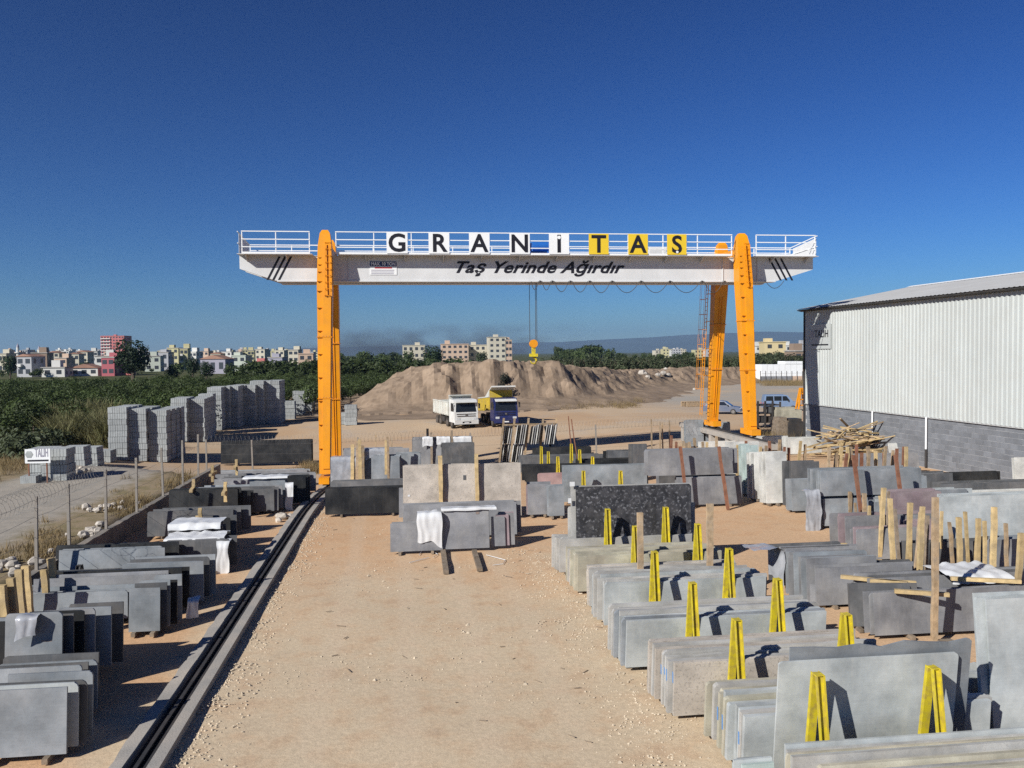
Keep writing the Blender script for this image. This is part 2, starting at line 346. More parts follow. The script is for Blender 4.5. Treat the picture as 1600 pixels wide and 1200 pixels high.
xs = [-16000,-8000,-2000,-600,-250,-150,-110]+[-90+3*i for i in range(22)]+[-26+i for i in range(15)]+[WALL_X-.35, WALL_X-.2]+[-10.5+.75*i for i in range(62)]+[38,44,55,70,100,180,400,1200,4000,16000]
ys = [-2000,-200,-40,-20,-10]+[-5+i for i in range(80)]+[76+4*i for i in range(36)]+[230,260,320,420,600,1000,2500,8000,16000]
def gz(x, y):
    b = .05*NZ.noise((x*.35, y*.35, 0))+.03*NZ.noise((x*1.1, y*1.1, 3)) if abs(x) < 60 and y < 200 else 0
    z = hgt(x, y) + b - .02
    if x < WALL_X-.3 and y < 60: z += .12*NZ.noise((x*.4, y*.3, 9))
    return z
tag(grid_obj('ground', xs, ys, gz, M['ground']), 'bare reddish earth and crushed stone of the yard', 'ground', kind='structure')

# the dirt mound behind the yard
RIDGE = [(-7,110,0,6),(-2,114,3.2,9),(3,117,5.6,13),(10,118,5.95,14),(17,120,5.85,14),(24,128,5.0,14),(35,150,3.9,14),(47,172,3.3,14),(65,188,3.4,14),(84,199,3.0,12),(92,203,0,8)]
M['mound'] = mat('bare_mound_earth', (.275,.205,.145), .95, .22, .25, dust=(.20,.145,.10), dust_amt=.75, dust_scale=.9, bump=1.0, bump_scale=3, spec=.1, speck=.5, speck_scale=1.2, speck_col=(.15,.11,.08))
def mound_z(x, y):
    best = None
    for a, b in zip(RIDGE, RIDGE[1:]):
        dx, dy = b[0]-a[0], b[1]-a[1]; t = ((x-a[0])*dx+(y-a[1])*dy)/(dx*dx+dy*dy); t = min(1, max(0, t))
        d = math.hypot(x-a[0]-t*dx, y-a[1]-t*dy)
        front = (y-a[1]-t*dy) < 0
        if best is None or d < best[0]: best = (d, lerp(a[2], b[2], t), lerp(a[3], b[3], t), front)
    d, zc, wd, front = best
    n = NZ.noise((x*.16, y*.16, 1))*1.6+NZ.noise((x*.5, y*.35, 5))*.9
    q = d/wd + n*.10
    if front: p = 1-sstep(q, .12, .62)*.78-sstep(q, .5, 1.25)*.22
    else: p = 1-sstep(q, .2, 1.1)
    top = NZ.noise((x*.22, y*.22, 8))*.6+NZ.noise((x*.75, y*.75, 2))*.35+NZ.noise((x*1.7, y*1.7, 6))*.25+NZ.noise((x*.97*3, y*3, 16))*.14
    wx = x+1.5*NZ.noise((x*.3, y*.3, 11))
    gul = (-abs(NZ.noise((wx*.6, y*.4, 4)))*.32-abs(NZ.noise((wx*1.3, y*.8, 14)))*.28)*sstep(q, .15, .3)*(1-sstep(q, .5, .95))
    gul += .2*(math.floor(2.2*(p+.25*NZ.noise((x*.25, y*.25, 21))))/2.2-p)
    z = zc*p + (top+gul)*min(1, zc/4)*(p if p > .03 else 0)
    return z-.12 if p > .02 else -.3
grid_obj('dirt_mound', [-16+.5*i for i in range(226)], [96+.55*i for i in range(214)], mound_z, M['mound'], smooth=False)
tag(bpy.data.objects['dirt_mound'], 'long eroded mound of bare brown earth', 'mound', kind='structure')

# far mountains
mb = MB(); pts = []
M['mountain'] = mat('far_mountain_rock', (.075,.085,.07), .95, .2, .0008)
RX = [(-1500,4),(200,10),(500,16),(700,20),(870,24),(980,30),(1080,38),(1180,43),(1280,42),(1400,40),(1700,34),(2400,20)]
YM = 13500.
for i in range(241):
    px = -1500+i*16.25
    for (a, ha), (b, hb) in zip(RX, RX[1:]):
        if a <= px <= b: h = lerp(ha, hb, (px-a)/(b-a)); break
    x = V(px, 550, YM).x; hm = .72*h*YM/1330*(1+.06*NZ.noise((px*.012, 0, 0))+.04*NZ.noise((px*.04, 1, 0)))
    pts.append((x, hm))
rows = [(-2500, 0, 0), (-1500, .35, 1), (-700, .7, 2), (0, 1, 3), (1500, 0, 4)]
for dy, k, s in rows:
    for x, hm in pts: mb.v.append((x, YM+dy+300*NZ.noise((x*.0007, s, 0)), CAM_H*min(1, k*3)+hm*k*(1+(.18*NZ.noise((x*.0012, s*3.1, 1)) if 0 < k < 1 else 0))-1))
n = len(pts)
mb.f = [(j*n+i, j*n+i+1, (j+1)*n+i+1, (j+1)*n+i) for j in range(len(rows)-1) for i in range(n-1)]
tag(mb.obj('mountains', M['mountain'], smooth=True), 'long blue mountain range on the horizon', 'mountains', kind='structure')

# ------------------------------------------------------------------ crane track along the yard
RX0, RX1 = -4.82, -4.22
tr = tag(empty('crane_track', (0, 8, 0)), 'sunken steel crane rail between two concrete edge beams', 'track')
def child(mb, name, m, par, **k):
    mb.v = [tuple(Vector(p)-Vector(par.location)) for p in mb.v]
    return mb.obj(name, m, par, **k)
def draped(mb): mb.v = [(x, y, z+hgt(-4.5, y)) for x, y, z in mb.v]; return mb
def long_bar(x0, x1, z0, z1):
    mb = MB(); ys_ = [8, 36]+[36+2*i for i in range(1, 16)]; vs = []
    for yy in ys_: vs += [(x0, yy, z0), (x1, yy, z0), (x1, yy, z1), (x0, yy, z1)]
    fs = [(i*4+j, i*4+(j+1) % 4, i*4+4+(j+1) % 4, i*4+4+j) for i in range(len(ys_)-1) for j in range(4)]+[(0,1,2,3), tuple(len(vs)-4+j for j in range(4))]
    return draped(mb.add(vs, fs))
y = 8.0; segs = []
while y < 66:                                # the left beam is cast in lengths, chipped here and there
    L_ = U(2.2, 3.4); segs.append((y, min(66, y+L_-.02))); y += L_
for a, b in segs:
    mb = MB(); k = max(3, int((b-a)/.4)); prof = []
    for i in range(k+1):
        yy = lerp(a, b, i/k); e = U(-.04, .03)
        prof.append((yy, e))
    vs = []
    for yy, e in prof:
        vs += [(RX0-.24+e, yy, -.1), (RX0-.22+e, yy, .17+e*.4), (RX0+.03, yy, .19+U(-.012,.012)), (RX0+.05, yy, -.1)]
    fs = []
    for i in range(k):
        for j in range(3): fs.append((i*4+j, i*4+j+1, i*4+j+5, i*4+j+4))
    fs += [(0,1,2,3), (k*4+3, k*4+2, k*4+1, k*4)]
    mb.add(vs, fs); draped(mb); child(mb, 'edge_beam', M['concrete'], tr)
mb = long_bar(RX1-.20, RX1+.02, -.1, .15); child(mb, 'kerb_strip', M['concrete'], tr)
M['slot'] = mat('oily_track_bed', (.055,.045,.04), .9, .3, 2, dust=(.16,.11,.08), dust_amt=.4)  # bed toned darker than the concrete edges
mb = long_bar(RX0+.052, RX1-.202, -.08, .035); child(mb, 'track_bed', M['slot'], tr)
for xx, nm in ((-4.59, 'rail'), (RX1-.24, 'guard_angle')):
    mb = MB()
    for q in (((-.07, .07, .036, .055), (-.012, .012, .056, .135), (-.035, .035, .136, .17)) if nm == 'rail' else ((-.03, .03, .036, .12),)):
        k = long_bar(xx+q[0], xx+q[1], q[2], q[3]); mb.add(k.v, k.f)
    child(mb, nm, M['dkmetal'], tr)

# far runway of the crane: a concrete beam on piers
rw = tag(empty('crane_runway', (22, 51, 0)), 'raised concrete runway beam on piers under the right crane legs', 'runway')
mb = MB(); mb.span((21.6, 49, 1.0), (22.4, 66, 1.35)); child(mb, 'beam', M['concrete'], rw)
mb = MB(); mb.span((21.96, 49, 1.352), (22.04, 66, 1.46)); child(mb, 'rail', M['dkmetal'], rw)
for yy in (49.6, 52.8, 56, 59.2, 62.4, 65.5):
    mb = MB(); mb.span((21.65, yy-.25, -.1), (22.35, yy+.25, .998)); child(mb, 'pier', M['concrete'], rw)

# low retaining wall with the fence on it
wl = tag(empty('retaining_wall', (WALL_X, 14, 0)), 'low concrete retaining wall along the grey track', 'wall')
a = 14.0
while a < 51:
    b = min(51, a+U(3.5, 4.5)); mb = MB(); k = 8; vs = []
    for i in range(k+1):
        yy = lerp(a+.01, b-.01, i/k); zt = .72+U(-.02, .02)
        vs += [(WALL_X, yy, -.15), (WALL_X-.01, yy, zt), (WALL_X-.25, yy, zt+U(-.01,.01)), (WALL_X-.26, yy, -.15)]
    fs = [(i*4+j, i*4+j+1, i*4+j+5, i*4+j+4) for i in range(k) for j in range(3)]+[(0,1,2,3), (k*4+3,k*4+2,k*4+1,k*4)]
    mb.add(vs, fs); child(mb, 'wall_section', M['concrete_d'], wl); a = b

# fence posts, wires and the coil of barbed wire
FP = [(-11.0, 22.6)]+[(-11.0, G(px, py, .7).y) for px, py in ((6,893),(90,862),(155,828),(205,800),(243,776),(276,758),(301,744))]
FB = [Gh(323,738), Gh(395,738), Gh(560,733), Gh(735,724), Gh(932,712), Gh(1120,700)]
fe = tag(empty('yard_fence', (-11, 22, 0)), 'thin concrete fence posts with wire on the retaining wall', 'fence')
M['post'] = mat('fence_post_concrete', (.25,.225,.195), .9, .15, 2)
M['wire'] = mat('galvanised_wire', (.20,.195,.185), .5, .1, 4, metal=.3)
posts = [Vector((x, y, .6)) for x, y in FP]
for p in posts:
    mb = MB(); q = Vector((U(-.05,.05), U(-.05,.05), 0)); mb.beam(p, p+Vector((0,0,2.3))+q, .085, .085); child(mb, 'post', M['post'], fe)
def wires(pts, par, zs, zoff):
    for z in zs:
        mb = MB(); line = []
        for a, b in zip(pts, pts[1:]):
            for i in range(5): line.append(a.lerp(b, i/5)+Vector((0, 0, z-.05*math.sin(math.pi*i/5))))
        line.append(pts[-1]+Vector((0,0,z))); mb.tube(line, .0055, 3); child(mb, 'strand', M['wire'], par)
def coil(pts, par, z, r=.33, pitch=.26, wr=.0045):
    mb = MB(); line = []
    for a, b in zip(pts, pts[1:]):
        d = b-a; Ln = d.length; k = int(Ln/pitch)*10; u = d.normalized(); s = Vector((-u.y, u.x, 0))
        for i in range(k):
            t = i/k; th = 2*math.pi*i/10
            line.append(a.lerp(b, t)+Vector((0,0,z))+s*math.cos(th)*r+Vector((0,0,1))*math.sin(th)*r)
    mb.tube(line, wr, 3); return child(mb, 'barbed_coil', M['wire'], par, fix=False)
wires(posts, fe, (.5, 1.1, 1.7, 2.2), 0)
coil(posts[:4], fe, 2.3)
fb = tag(empty('back_fence', FB[0]), 'sparse concrete posts and barbed wire coil across the back of the yard', 'fence')
for p in FB:
    mb = MB(); mb.beam(p, p+Vector((U(-.06,.06), 0, 2.3)), .10, .10); child(mb, 'post', M['post'], fb)
coil(FB, fb, 2.25, wr=.0045); wires(FB, fb, (.6, 1.3, 2.0), 0)
# ------------------------------------------------------------------ gantry crane
cr = tag(empty('gantry_crane', (8.5, 55, 0)), 'orange legged gantry crane with white girder and letter panels', 'crane')
def text(body, size, m, loc, par, name='letter', shear=0, bold=0., ext=.006, fitw=None, align='CENTER', rot=(math.pi/2, 0, 0), space=1.0):
    cu = bpy.data.curves.new(name, 'FONT'); cu.body = body; cu.size = size; cu.shear = shear; cu.offset = bold; cu.extrude = ext
    cu.align_x = align; cu.space_character = space; cu.resolution_u = 4; tmp = bpy.data.objects.new(name, cu); COL.objects.link(tmp); bpy.context.view_layer.update()
    me = bpy.data.meshes.new_from_object(tmp.evaluated_get(bpy.context.evaluated_depsgraph_get())); bpy.data.objects.remove(tmp); bpy.data.curves.remove(cu)
    me.materials.clear(); me.materials.append(m)
    o = bpy.data.objects.new(name, me); COL.objects.link(o); o.rotation_euler = rot
    o.parent = par; o.location = Vector(loc)-(par.matrix_world.translation if False else base_of(par))
    if fitw:
        xs_ = [v.co.x for v in me.vertices]; o.scale.x = fitw/max(.01, max(xs_)-min(xs_))
    return o
def base_of(o):
    p = Vector((0,0,0))
    while o: p += Vector(o.location); o = o.parent
    return p
def sub(mb, name, m, par, **k):
    b = base_of(par); mb.v = [tuple(Vector(p)-b) for p in mb.v]
    return mb.obj(name, m, par, **k)
GX0, GX1, GZ0, GZ1 = -10.25, 27.25, 11.68, 13.2
GF = 54.75
poly = [(GX0, GZ1), (GX1, GZ1), (GX1, 12.45), (24.7, GZ0), (-8.1, GZ0), (GX0, 12.40)]
for y0, y1 in ((GF, GF+.55), (56.7, 57.25)):
    mb = MB(); mb.prism(poly, lambda u, v, t: (u, t, v), y0, y1); g = sub(mb, 'girder', M['cream'], cr)
    mb = MB(); mb.span((-8.0, y0-.06, GZ0-.075), (24.6, y1+.06, GZ0-.002)); sub(mb, 'bottom_flange', M['cream'], g)
    mb = MB(); mb.span((GX0+.01, y0-.05, GZ1+.002), (GX1-.01, y1+.05, GZ1+.03)); sub(mb, 'top_flange', M['cream'], g)
    for xx in (-3.62, 20.9, 23.3):
        mb = MB(); mb.span((xx, y0-.05, GZ0+.01), (xx+.05, y0-.001, GZ1-.01)); sub(mb, 'splice_plate', M['cream'], g)
    for xx in (GX0, GX1-.04):                # end diaphragm
        mb = MB(); mb.span((xx, y0+.05, 12.5), (xx+.04, y1, GZ1)); 
for xx in (GX0+.4, GX1-.6):                  # cross ties between the two girders
    mb = MB(); mb.span((xx, GF+.551, 12.55), (xx+.3, 56.699, GZ1-.05)); sub(mb, 'cross_tie', M['cream'], cr)
for a, b in ((-10.25, -5.75), (-4.2, 21.2), (22.85, 27.25)):
    mb = MB(); mb.span((a, 53.92, GZ1+.031), (b, GF-.05, GZ1+.06))
    sub(mb, 'walkway', M['cream'], cr)
for i in range(16):
    xx = -9.8+i*2.43
    if -6 < xx < -4 or 21 < xx < 23: continue
    mb = MB(); mb.prism([(53.95, GZ1+.03), (GF-.001, GZ1+.03), (GF-.001, GZ1-.35), (GF-.12, GZ1-.3)], lambda u, v, t: (t, u, v), xx, xx+.04); sub(mb, 'walkway_bracket', M['cream'], cr)
mb = MB(); mb.span((GX0, 57.31, GZ1+.031), (GX1, 58.1, GZ1+.06)); sub(mb, 'walkway', M['cream'], cr)
def railing(a, b, Y, zt, n):
    r = MB(); 
    for z in (zt, lerp(GZ1, zt, .66), lerp(GZ1, zt, .33)): r.beam((a, Y, z), (b, Y, z), .05, .055)
    r.span((a, Y-.012, GZ1+.062), (b, Y+.012, GZ1+.17))
    ro = sub(r, 'railing', M['white'], cr)
    for i in range(n+1):
        x = lerp(a+.03, b-.03, i/n); p = MB(); p.beam((x, Y+.03, GZ1+.06), (x, Y+.03, zt), .055, .05); sub(p, 'railing_post', M['white'], ro)
xl = lambda px: V(px, 380, 53.94).x
railing(xl(377), xl(484), 53.94, 14.62, 2); railing(xl(524), xl(1144), 53.94, 14.62, 11); railing(xl(1181), xl(1274), 53.94, 14.62, 2)
railing(GX0+.05, GX1-.05, 58.05, 14.3, 14)
for xx in (GX0+.05, GX1-.1):                 # end guards
    mb = MB()
    mb.beam((xx, 53.97, 14.6), (xx, 58.0, 14.28), .05, .05); mb.beam((xx, 53.97, 13.9), (xx, 58.0, 13.8), .05, .05); e = sub(mb, 'end_rail', M['white'], cr)
    mb = MB(); mb.prism([(54.2, 13.3), (57.6, 13.3), (57.6, 14.2), (54.2, 14.48)], lambda u, v, t: (t, u, v), xx+.03, xx+.05); sub(mb, 'guard_sheet', M['cream'], e)
for px, ch in ((620.5,'G'),(686,'R'),(749,'A'),(812,'N'),(873.5,'İ'),(935.5,'T'),(997,'A'),(1057.5,'Ş')):
    x = V(px, 384, 53.88).x; yel = ch in 'TŞ' or px == 997
    mb = MB(); mb.span((x-.65, 53.87, 13.30), (x+.65, 53.895, 14.62)); p = sub(mb, 'letter_panel', M['panel_yellow'] if yel else M['white'], cr)
    body = {'İ': 'I', 'Ş': 'S'}.get(ch, ch)
    text(body, 1.55, M['ink'], (x, 53.86, 13.44), p, 'letter', bold=.035)
    if ch == 'İ':
        mb = MB(); mb.cyl((x, 53.835, 14.36), (x, 53.852, 14.36), .11, n=16); sub(mb, 'letter_dot', M['white'], p)
    if ch == 'Ş':
        mb = MB(); mb.cyl((x+.02, 53.835, 13.47), (x+.02, 53.852, 13.47), .085, n=14); sub(mb, 'letter_dot', M['white'], p)
xa, xb = V(706, 420, GF).x, V(970, 420, GF).x
wo = text('Taş Yerinde Ağırdır', 1.02, M['ink'], ((xa+xb)/2, GF-.012, 12.2), cr, 'script_letter', shear=.45, bold=.026, fitw=xb-xa, space=1.05)
import bmesh
def split_glyphs(o):                         # one mesh for each letter
    bm = bmesh.new(); bm.from_mesh(o.data); bm.verts.ensure_lookup_table(); seen = set(); isl = []
    for v in bm.verts:
        if v in seen: continue
        st = [v]; seen.add(v); g = []
        while st:
            q = st.pop(); g.append(q)
            for e in q.link_edges:
                w_ = e.other_vert(q)
                if w_ not in seen: seen.add(w_); st.append(w_)
        isl.append(g)
    rng_ = lambda g: (min(v.co.x-.45*v.co.y for v in g), max(v.co.x-.45*v.co.y for v in g))
    isl.sort(key=lambda g: rng_(g)[0]); groups = []
    for g in isl:
        a, b = rng_(g)
        if groups and (min(b, groups[-1][1])-max(a, groups[-1][0])) > .5*min(b-a, groups[-1][1]-groups[-1][0]): groups[-1][2].extend(g); groups[-1][1] = max(b, groups[-1][1])
        else: groups.append([a, b, list(g)])
    for a, b, g in groups:
        idx = {v: i for i, v in enumerate(g)}; me = bpy.data.meshes.new(o.name); fs = {f for v in g for f in v.link_faces}
        me.from_pydata([tuple(v.co) for v in g], [], [tuple(idx[v] for v in f.verts) for f in fs]); me.materials.append(o.data.materials[0])
        n = bpy.data.objects.new('script_letter', me); COL.objects.link(n); n.parent = o.parent; n.location = o.location; n.rotation_euler = o.rotation_euler; n.scale = o.scale
    bm.free(); bpy.data.objects.remove(o)
split_glyphs(wo)
# slanted stripes at both ends
for px, s in ((428, 1), (437, 1), (446, 1), (1210, -1), (1219, -1), (1228, -1)):
    xt_ = V(px+(9 if s > 0 else -8), 405, GF).x; xb_ = V(px-(10 if s > 0 else -10), 438, GF).x
    mb = MB(); mb.prism([(xt_-.075, GZ1-.02), (xt_+.075, GZ1-.02), (xb_+.075, GZ0+.03), (xb_-.075, GZ0+.03)], lambda u, v, t: (u, t, v), GF-.006, GF-.002)
    sub(mb, 'stripe', M['ink'], cr)
# load plate
xa, xb = V(578, 420, GF).x, V(620, 420, GF).x
mb = MB(); mb.span((xa, GF-.03, 12.04), (xb, GF-.003, 12.90)); lp = sub(mb, 'load_plate', M['white'], cr)
mb = MB(); mb.span((xa+.01, GF-.036, 12.58), (xb-.01, GF-.031, 12.89)); sub(mb, 'plate_band', M['navy'], lp)
text('MAX. 10 TON', .3, M['white'], ((xa+xb)/2, GF-.04, 12.63), lp, 'plate_text', bold=.008, ext=.002, fitw=(xb-xa)*.9)['kind'] = 'stuff'
mb = MB(); mb.span((xa+.3, GF-.036, 12.44), (xb-.3, GF-.031, 12.53)); sub(mb, 'plate_line', M['red_ink'], lp)
for z in (12.34, 12.23, 12.12):
    mb = MB(); mb.span((xa+.08, GF-.036, z-.03), (xb-.08-U(0,.2), GF-.031, z+.02)); sub(mb, 'plate_line', M['b_lilac'], lp)
# legs
def leg(X, foot, top, name='leg', front=True):
    (fy, fz), (ty, tz) = foot, top
    rings = []
    for t, wx, wy in ((0, .64, .55), (.10, .68, .62), (.76, .92, .95), (.93, .84, .80), (.985, .62, .55), (1.0, .36, .34)):
        rings.append((lerp(fy, ty, t), lerp(fz, tz, t), wx, wy))
    mb = MB(); vs = []; fs = []
    for y, z, wx, wy in rings: vs += [(X-wx/2, y-wy/2, z), (X+wx/2, y-wy/2, z), (X+wx/2, y+wy/2, z), (X-wx/2, y+wy/2, z)]
    for k in range(len(rings)-1):
        for j in range(4): fs.append((k*4+j, k*4+(j+1) % 4, k*4+4+(j+1) % 4, k*4+4+j))
    fs += [(3,2,1,0), tuple(len(vs)-4+j for j in range(4))]
    mb.add(vs, fs); lg = sub(mb, name, M['orange'], cr)
    def at(t):
        for (a, b) in zip(((0,.64,.55),(.76,.92,.95),(.985,.62,.55)), ((.76,.92,.95),(.985,.62,.55),(1,.36,.34))):
            if t <= b[0]: q = (t-a[0])/(b[0]-a[0]); return lerp(fy, ty, t), lerp(fz, tz, t), lerp(a[1], b[1], q), lerp(a[2], b[2], q)
    for t in (.30, .55):                     # bolted splice flanges
        y, z, wx, wy = at(t); r = MB(); r.span((X-wx/2-.035, y-wy/2-.085, z-.03), (X+wx/2+.035, y+wy/2+.035, z+.03)); fl_ = sub(r, 'splice_flange', M['rib'], lg)
        for q in (-.36, -.12, .12, .36):
            r = MB(); r.cyl((X+q*wx, y-wy/2-.06, z+.031), (X+q*wx, y-wy/2-.06, z+.065), .024, n=6); sub(r, 'bolt', M['steel'], fl_)
    if front:
        # cover plate on the face, stiffeners along its edge, step irons near the top
        c = MB(); y0, z0, w0, d0 = at(.02); y1, z1, w1, d1 = at(.72)
        c.add([(X-w0*.18, y0-d0/2-.07, z0), (X+w0*.46, y0-d0/2-.07, z0), (X+w1*.44, y1-d1/2-.07, z1), (X-w1*.12, y1-d1/2-.07, z1),
               (X-w0*.18, y0-d0/2+.02, z0), (X+w0*.46, y0-d0/2+.02, z0), (X+w1*.44, y1-d1/2+.02, z1), (X-w1*.12, y1-d1/2+.02, z1)],
              [(0,1,2,3),(4,5,6,7),(0,1,5,4),(1,2,6,5),(2,3,7,6),(3,0,4,7)]); sub(c, 'cover_plate', M['orange'], lg)
        for t in [.1+.095*i for i in range(7)]+[.74, .78, .82, .85, .88]:
            y, z, wx, wy = at(t); r = MB(); r.prism([(-wx/2+.02, 0), (-wx/2+.34, 0), (-wx/2+.02, -.14)], lambda u, v, q: (X+u, y-wy/2+v, z+q), -.02, .02); sub(r, 'stiffener', M['rib'], lg)
        for t in [.72+.028*i for i in range(9)]:
            y, z, wx, wy = at(t); r = MB(); k = y-wy/2
            r.tube([(X+.02, k+.02, z), (X+.02, k-.15, z), (X+.36, k-.15, z), (X+.36, k+.02, z)], .022, 4); sub(r, 'step_iron', M['rib'], lg)
        r = MB(); y0, z0, w0, d0 = at(.72); y1, z1, w1, d1 = at(.94)
        r.beam((X+.05, y0-d0/2-.2, z0), (X+.05, y1-d1/2-.2, z1), .05, .05); r.beam((X+.33, y0-d0/2-.2, z0), (X+.33, y1-d1/2-.2, z1), .05, .05); sub(r, 'ladder_stile', M['rib'], lg)
    else:
        c = MB(); y0, z0, w0, d0 = at(.03); y1, z1, w1, d1 = at(.7)
        for q in (-.1, .1):
            c.beam((X+q*w0, y0-d0/2-.02, z0), (X+q*w1, y1-d1/2-.02, z1), .03, .06, up=(0,1,0))
        sub(c, 'seam_flange', M['orange'], lg)
    return lg
LX, RXX = -4.95, 22.0
leg(LX, (51.6, -.05), (54.25, 14.75)); leg(RXX, (52.7, 1.9), (54.25, 14.75))
leg(LX, (59.9, -.55), (57.75, 14.6), front=False); leg(RXX, (59.6, 1.9), (57.75, 14.6), front=False)
for X, zf0 in ((LX, 0), (RXX, 1.47)):
    for Y in ((51.6 if X == LX else 52.7), (59.9 if X == LX else 59.6)):
        zf = zf0 or hgt(-4.5, Y)+.18
        mb = MB(); mb.span((X-.3, Y-.95, zf+.14), (X+.3, Y+.95, zf+.50)); bo = sub(mb, 'wheel_carriage', M['orange'], cr)
        for dy in (-.62, .62):
            mb = MB(); mb.cyl((X-.09, Y+dy, zf+.2), (X+.09, Y+dy, zf+.2), .2, n=14); sub(mb, 'wheel', M['dkmetal'], bo)
        mb = MB(); mb.span((X+.301, Y+.3, zf+.2), (X+.75, Y+.62, zf+.52)); sub(mb, 'drive_motor', M['dkmetal'], bo)
    mb = MB(); mb.span((X-.36, 54.6, 13.23), (X+.36, 57.6, 13.75)); sub(mb, 'leg_saddle', M['orange'], cr)
# caged ladder on the rear leg
ld = MB(); A, B = Vector((RXX-1.05, 59.1, 2.4)), Vector((RXX-1.0, 57.8, 12.0))
for q in (-.22, .22): ld.beam(A+Vector((0, q, 0)), B+Vector((0, q, 0)), .04, .04)
for i in range(34): p = A.lerp(B, (i+.5)/34); ld.beam(p+Vector((0,-.22,0)), p+Vector((0,.22,0)), .03, .03)
lo = sub(ld, 'ladder', M['orange'], cr)
for i in range(8):
    p = A.lerp(B, .2+.11*i); hoop = [p+Vector((-.5*math.sin(th), -.36*math.cos(th), 0)) for th in [math.pi*k/8 for k in range(9)]]
    mb = MB(); mb.tube(hoop, .013, 4); sub(mb, 'cage_hoop', M['orange'], lo)
for th in (.2, .5, .8):
    o_ = Vector((-.5*math.sin(math.pi*th), -.36*math.cos(math.pi*th), 0)); mb = MB(); mb.tube([A.lerp(B, .2)+o_, B+o_], .011, 4); sub(mb, 'cage_bar', M['orange'], lo)
for i in range(5):
    p = A.lerp(B, .1+.2*i); mb = MB(); mb.beam(p, (RXX-.3, p.y, p.z), .05, .05); sub(mb, 'ladder_stay', M['orange'], lo)
# blue hoist trolley on top
mb = MB(); x0, x1 = V(826, 390, 55.9).x, V(868, 390, 55.9).x
mb.span((x0, 54.9, 13.30), (x1, 57.1, 13.62)); ho = sub(mb, 'hoist_trolley', M['blue'], cr)
mb = MB(); mb.cyl((x0+.2, 55.6, 13.95), (x1-.5, 55.6, 13.95), .34, n=18); sub(mb, 'rope_drum', M['blue'], ho)
mb = MB(); mb.span((x1-.45, 55.2, 13.63), (x1, 56.1, 14.25)); sub(mb, 'gearbox', M['navy'], ho)
mb = MB(); mb.span((x0+.05, 56.3, 13.63), (x0+.8, 56.9, 14.3)); sub(mb, 'motor', M['navy'], ho)
mb = MB(); mb.span((V(1014,390,56).x, 55.8, 13.24), (V(1040,390,56).x, 56.4, 14.0)); sub(mb, 'control_cabinet', M['cream'], cr)
# festoon cable under the girder
fx = [V(p, 442, 54.9).x for p in (826, 843, 862, 890, 920, 955, 1000, 1045, 1095, 1130)]
for a, b in zip(fx, fx[1:]):
    mb = MB(); sag = min(.75, .35+.28*(b-a)); mb.tube([(lerp(a+.12, b-.12, i/10), 54.62, GZ0-.04-sag*(1-(2*i/10-1)**2)) for i in range(11)], .022, 5); sub(mb, 'festoon_cable', M['rope'], cr)
    mb = MB(); mb.span((b-.06, 54.58, GZ0-.16), (b+.06, 54.68, GZ0-.0)); sub(mb, 'cable_hanger', M['dkmetal'], cr)
mb = MB(); a, b = V(1193, 440, 54.9).x, V(1222, 440, 54.9).x; mb.tube([(lerp(a, b, i/8), 54.62, GZ0+.0-.5*(1-(2*i/8-1)**2)) for i in range(9)], .022, 5); sub(mb, 'festoon_cable', M['rope'], cr)

# hook block hanging from the trolley
hx = V(833.5, 537, 55.9).x; hz = V(833.5, 537, 55.9).z; hb = tag(empty('hook_block', (hx, 55.9, hz)), 'orange pulley block with yellow hook hanging on ropes from the crane', 'hook')
for dx in (-.24, .16, .24):
    mb = MB(); mb.cyl((hx+dx, 55.9, hz), (hx+dx, 55.9, 13.25), .02, n=5); sub(mb, 'rope', M['rope'], hb)
mb = MB(); mb.cyl((hx, 55.72, hz), (hx, 56.08, hz), .27, n=20); sub(mb, 'pulley_cover', M['orange'], hb)
mb = MB(); mb.span((hx-.12, 55.78, hz-.72), (hx+.12, 56.02, hz-.2)); sub(mb, 'shank', M['yellow'], hb)
mb = MB(); mb.span((hx-.27, 55.72, hz-.86), (hx+.27, 56.08, hz-.66)); sub(mb, 'crosshead', M['yellow'], hb)
hk = [(hx+.2*math.cos(a)-.0, 55.9, hz-1.12+.2*math.sin(a)) for a in [math.pi*.5-i*math.pi*1.5/12 for i in range(13)]]
mb = MB(); mb.tube([(hx, 55.9, hz-.84)]+hk, [.07]+[.08]*7+[.07,.06,.055,.045,.035,.02], 8); sub(mb, 'hook', M['yellow'], hb, smooth=True)

# ------------------------------------------------------------------ warehouse
WA = Vector((29.97, 61.4, 0)); WB = Vector((30.81, 39.4, 0)); wd = (WB-WA).normalized(); WL = 38.0
wn = Vector((wd.y, -wd.x, 0)); wn = wn if wn.x < 0 else -wn      # outward, towards the yard
def W(s, n, z): p = WA+wd*s+wn*n; return (p.x, p.y, z)
wh = tag(empty('warehouse', WA), 'long white corrugated warehouse on a grey block plinth', 'warehouse')
EZ = 10.1
mb = MB(); mb.add([W(0,0,-.1), W(WL,0,-.1), W(WL,0,EZ), W(0,0,EZ), W(0,-18,-.1), W(WL,-18,-.1), W(WL,-18,EZ), W(0,-18,EZ)], [(0,1,2,3),(4,5,6,7),(0,4,7,3),(1,5,6,2),(3,2,6,7)]); sub(mb, 'wall_core', M['mortar'], wh)
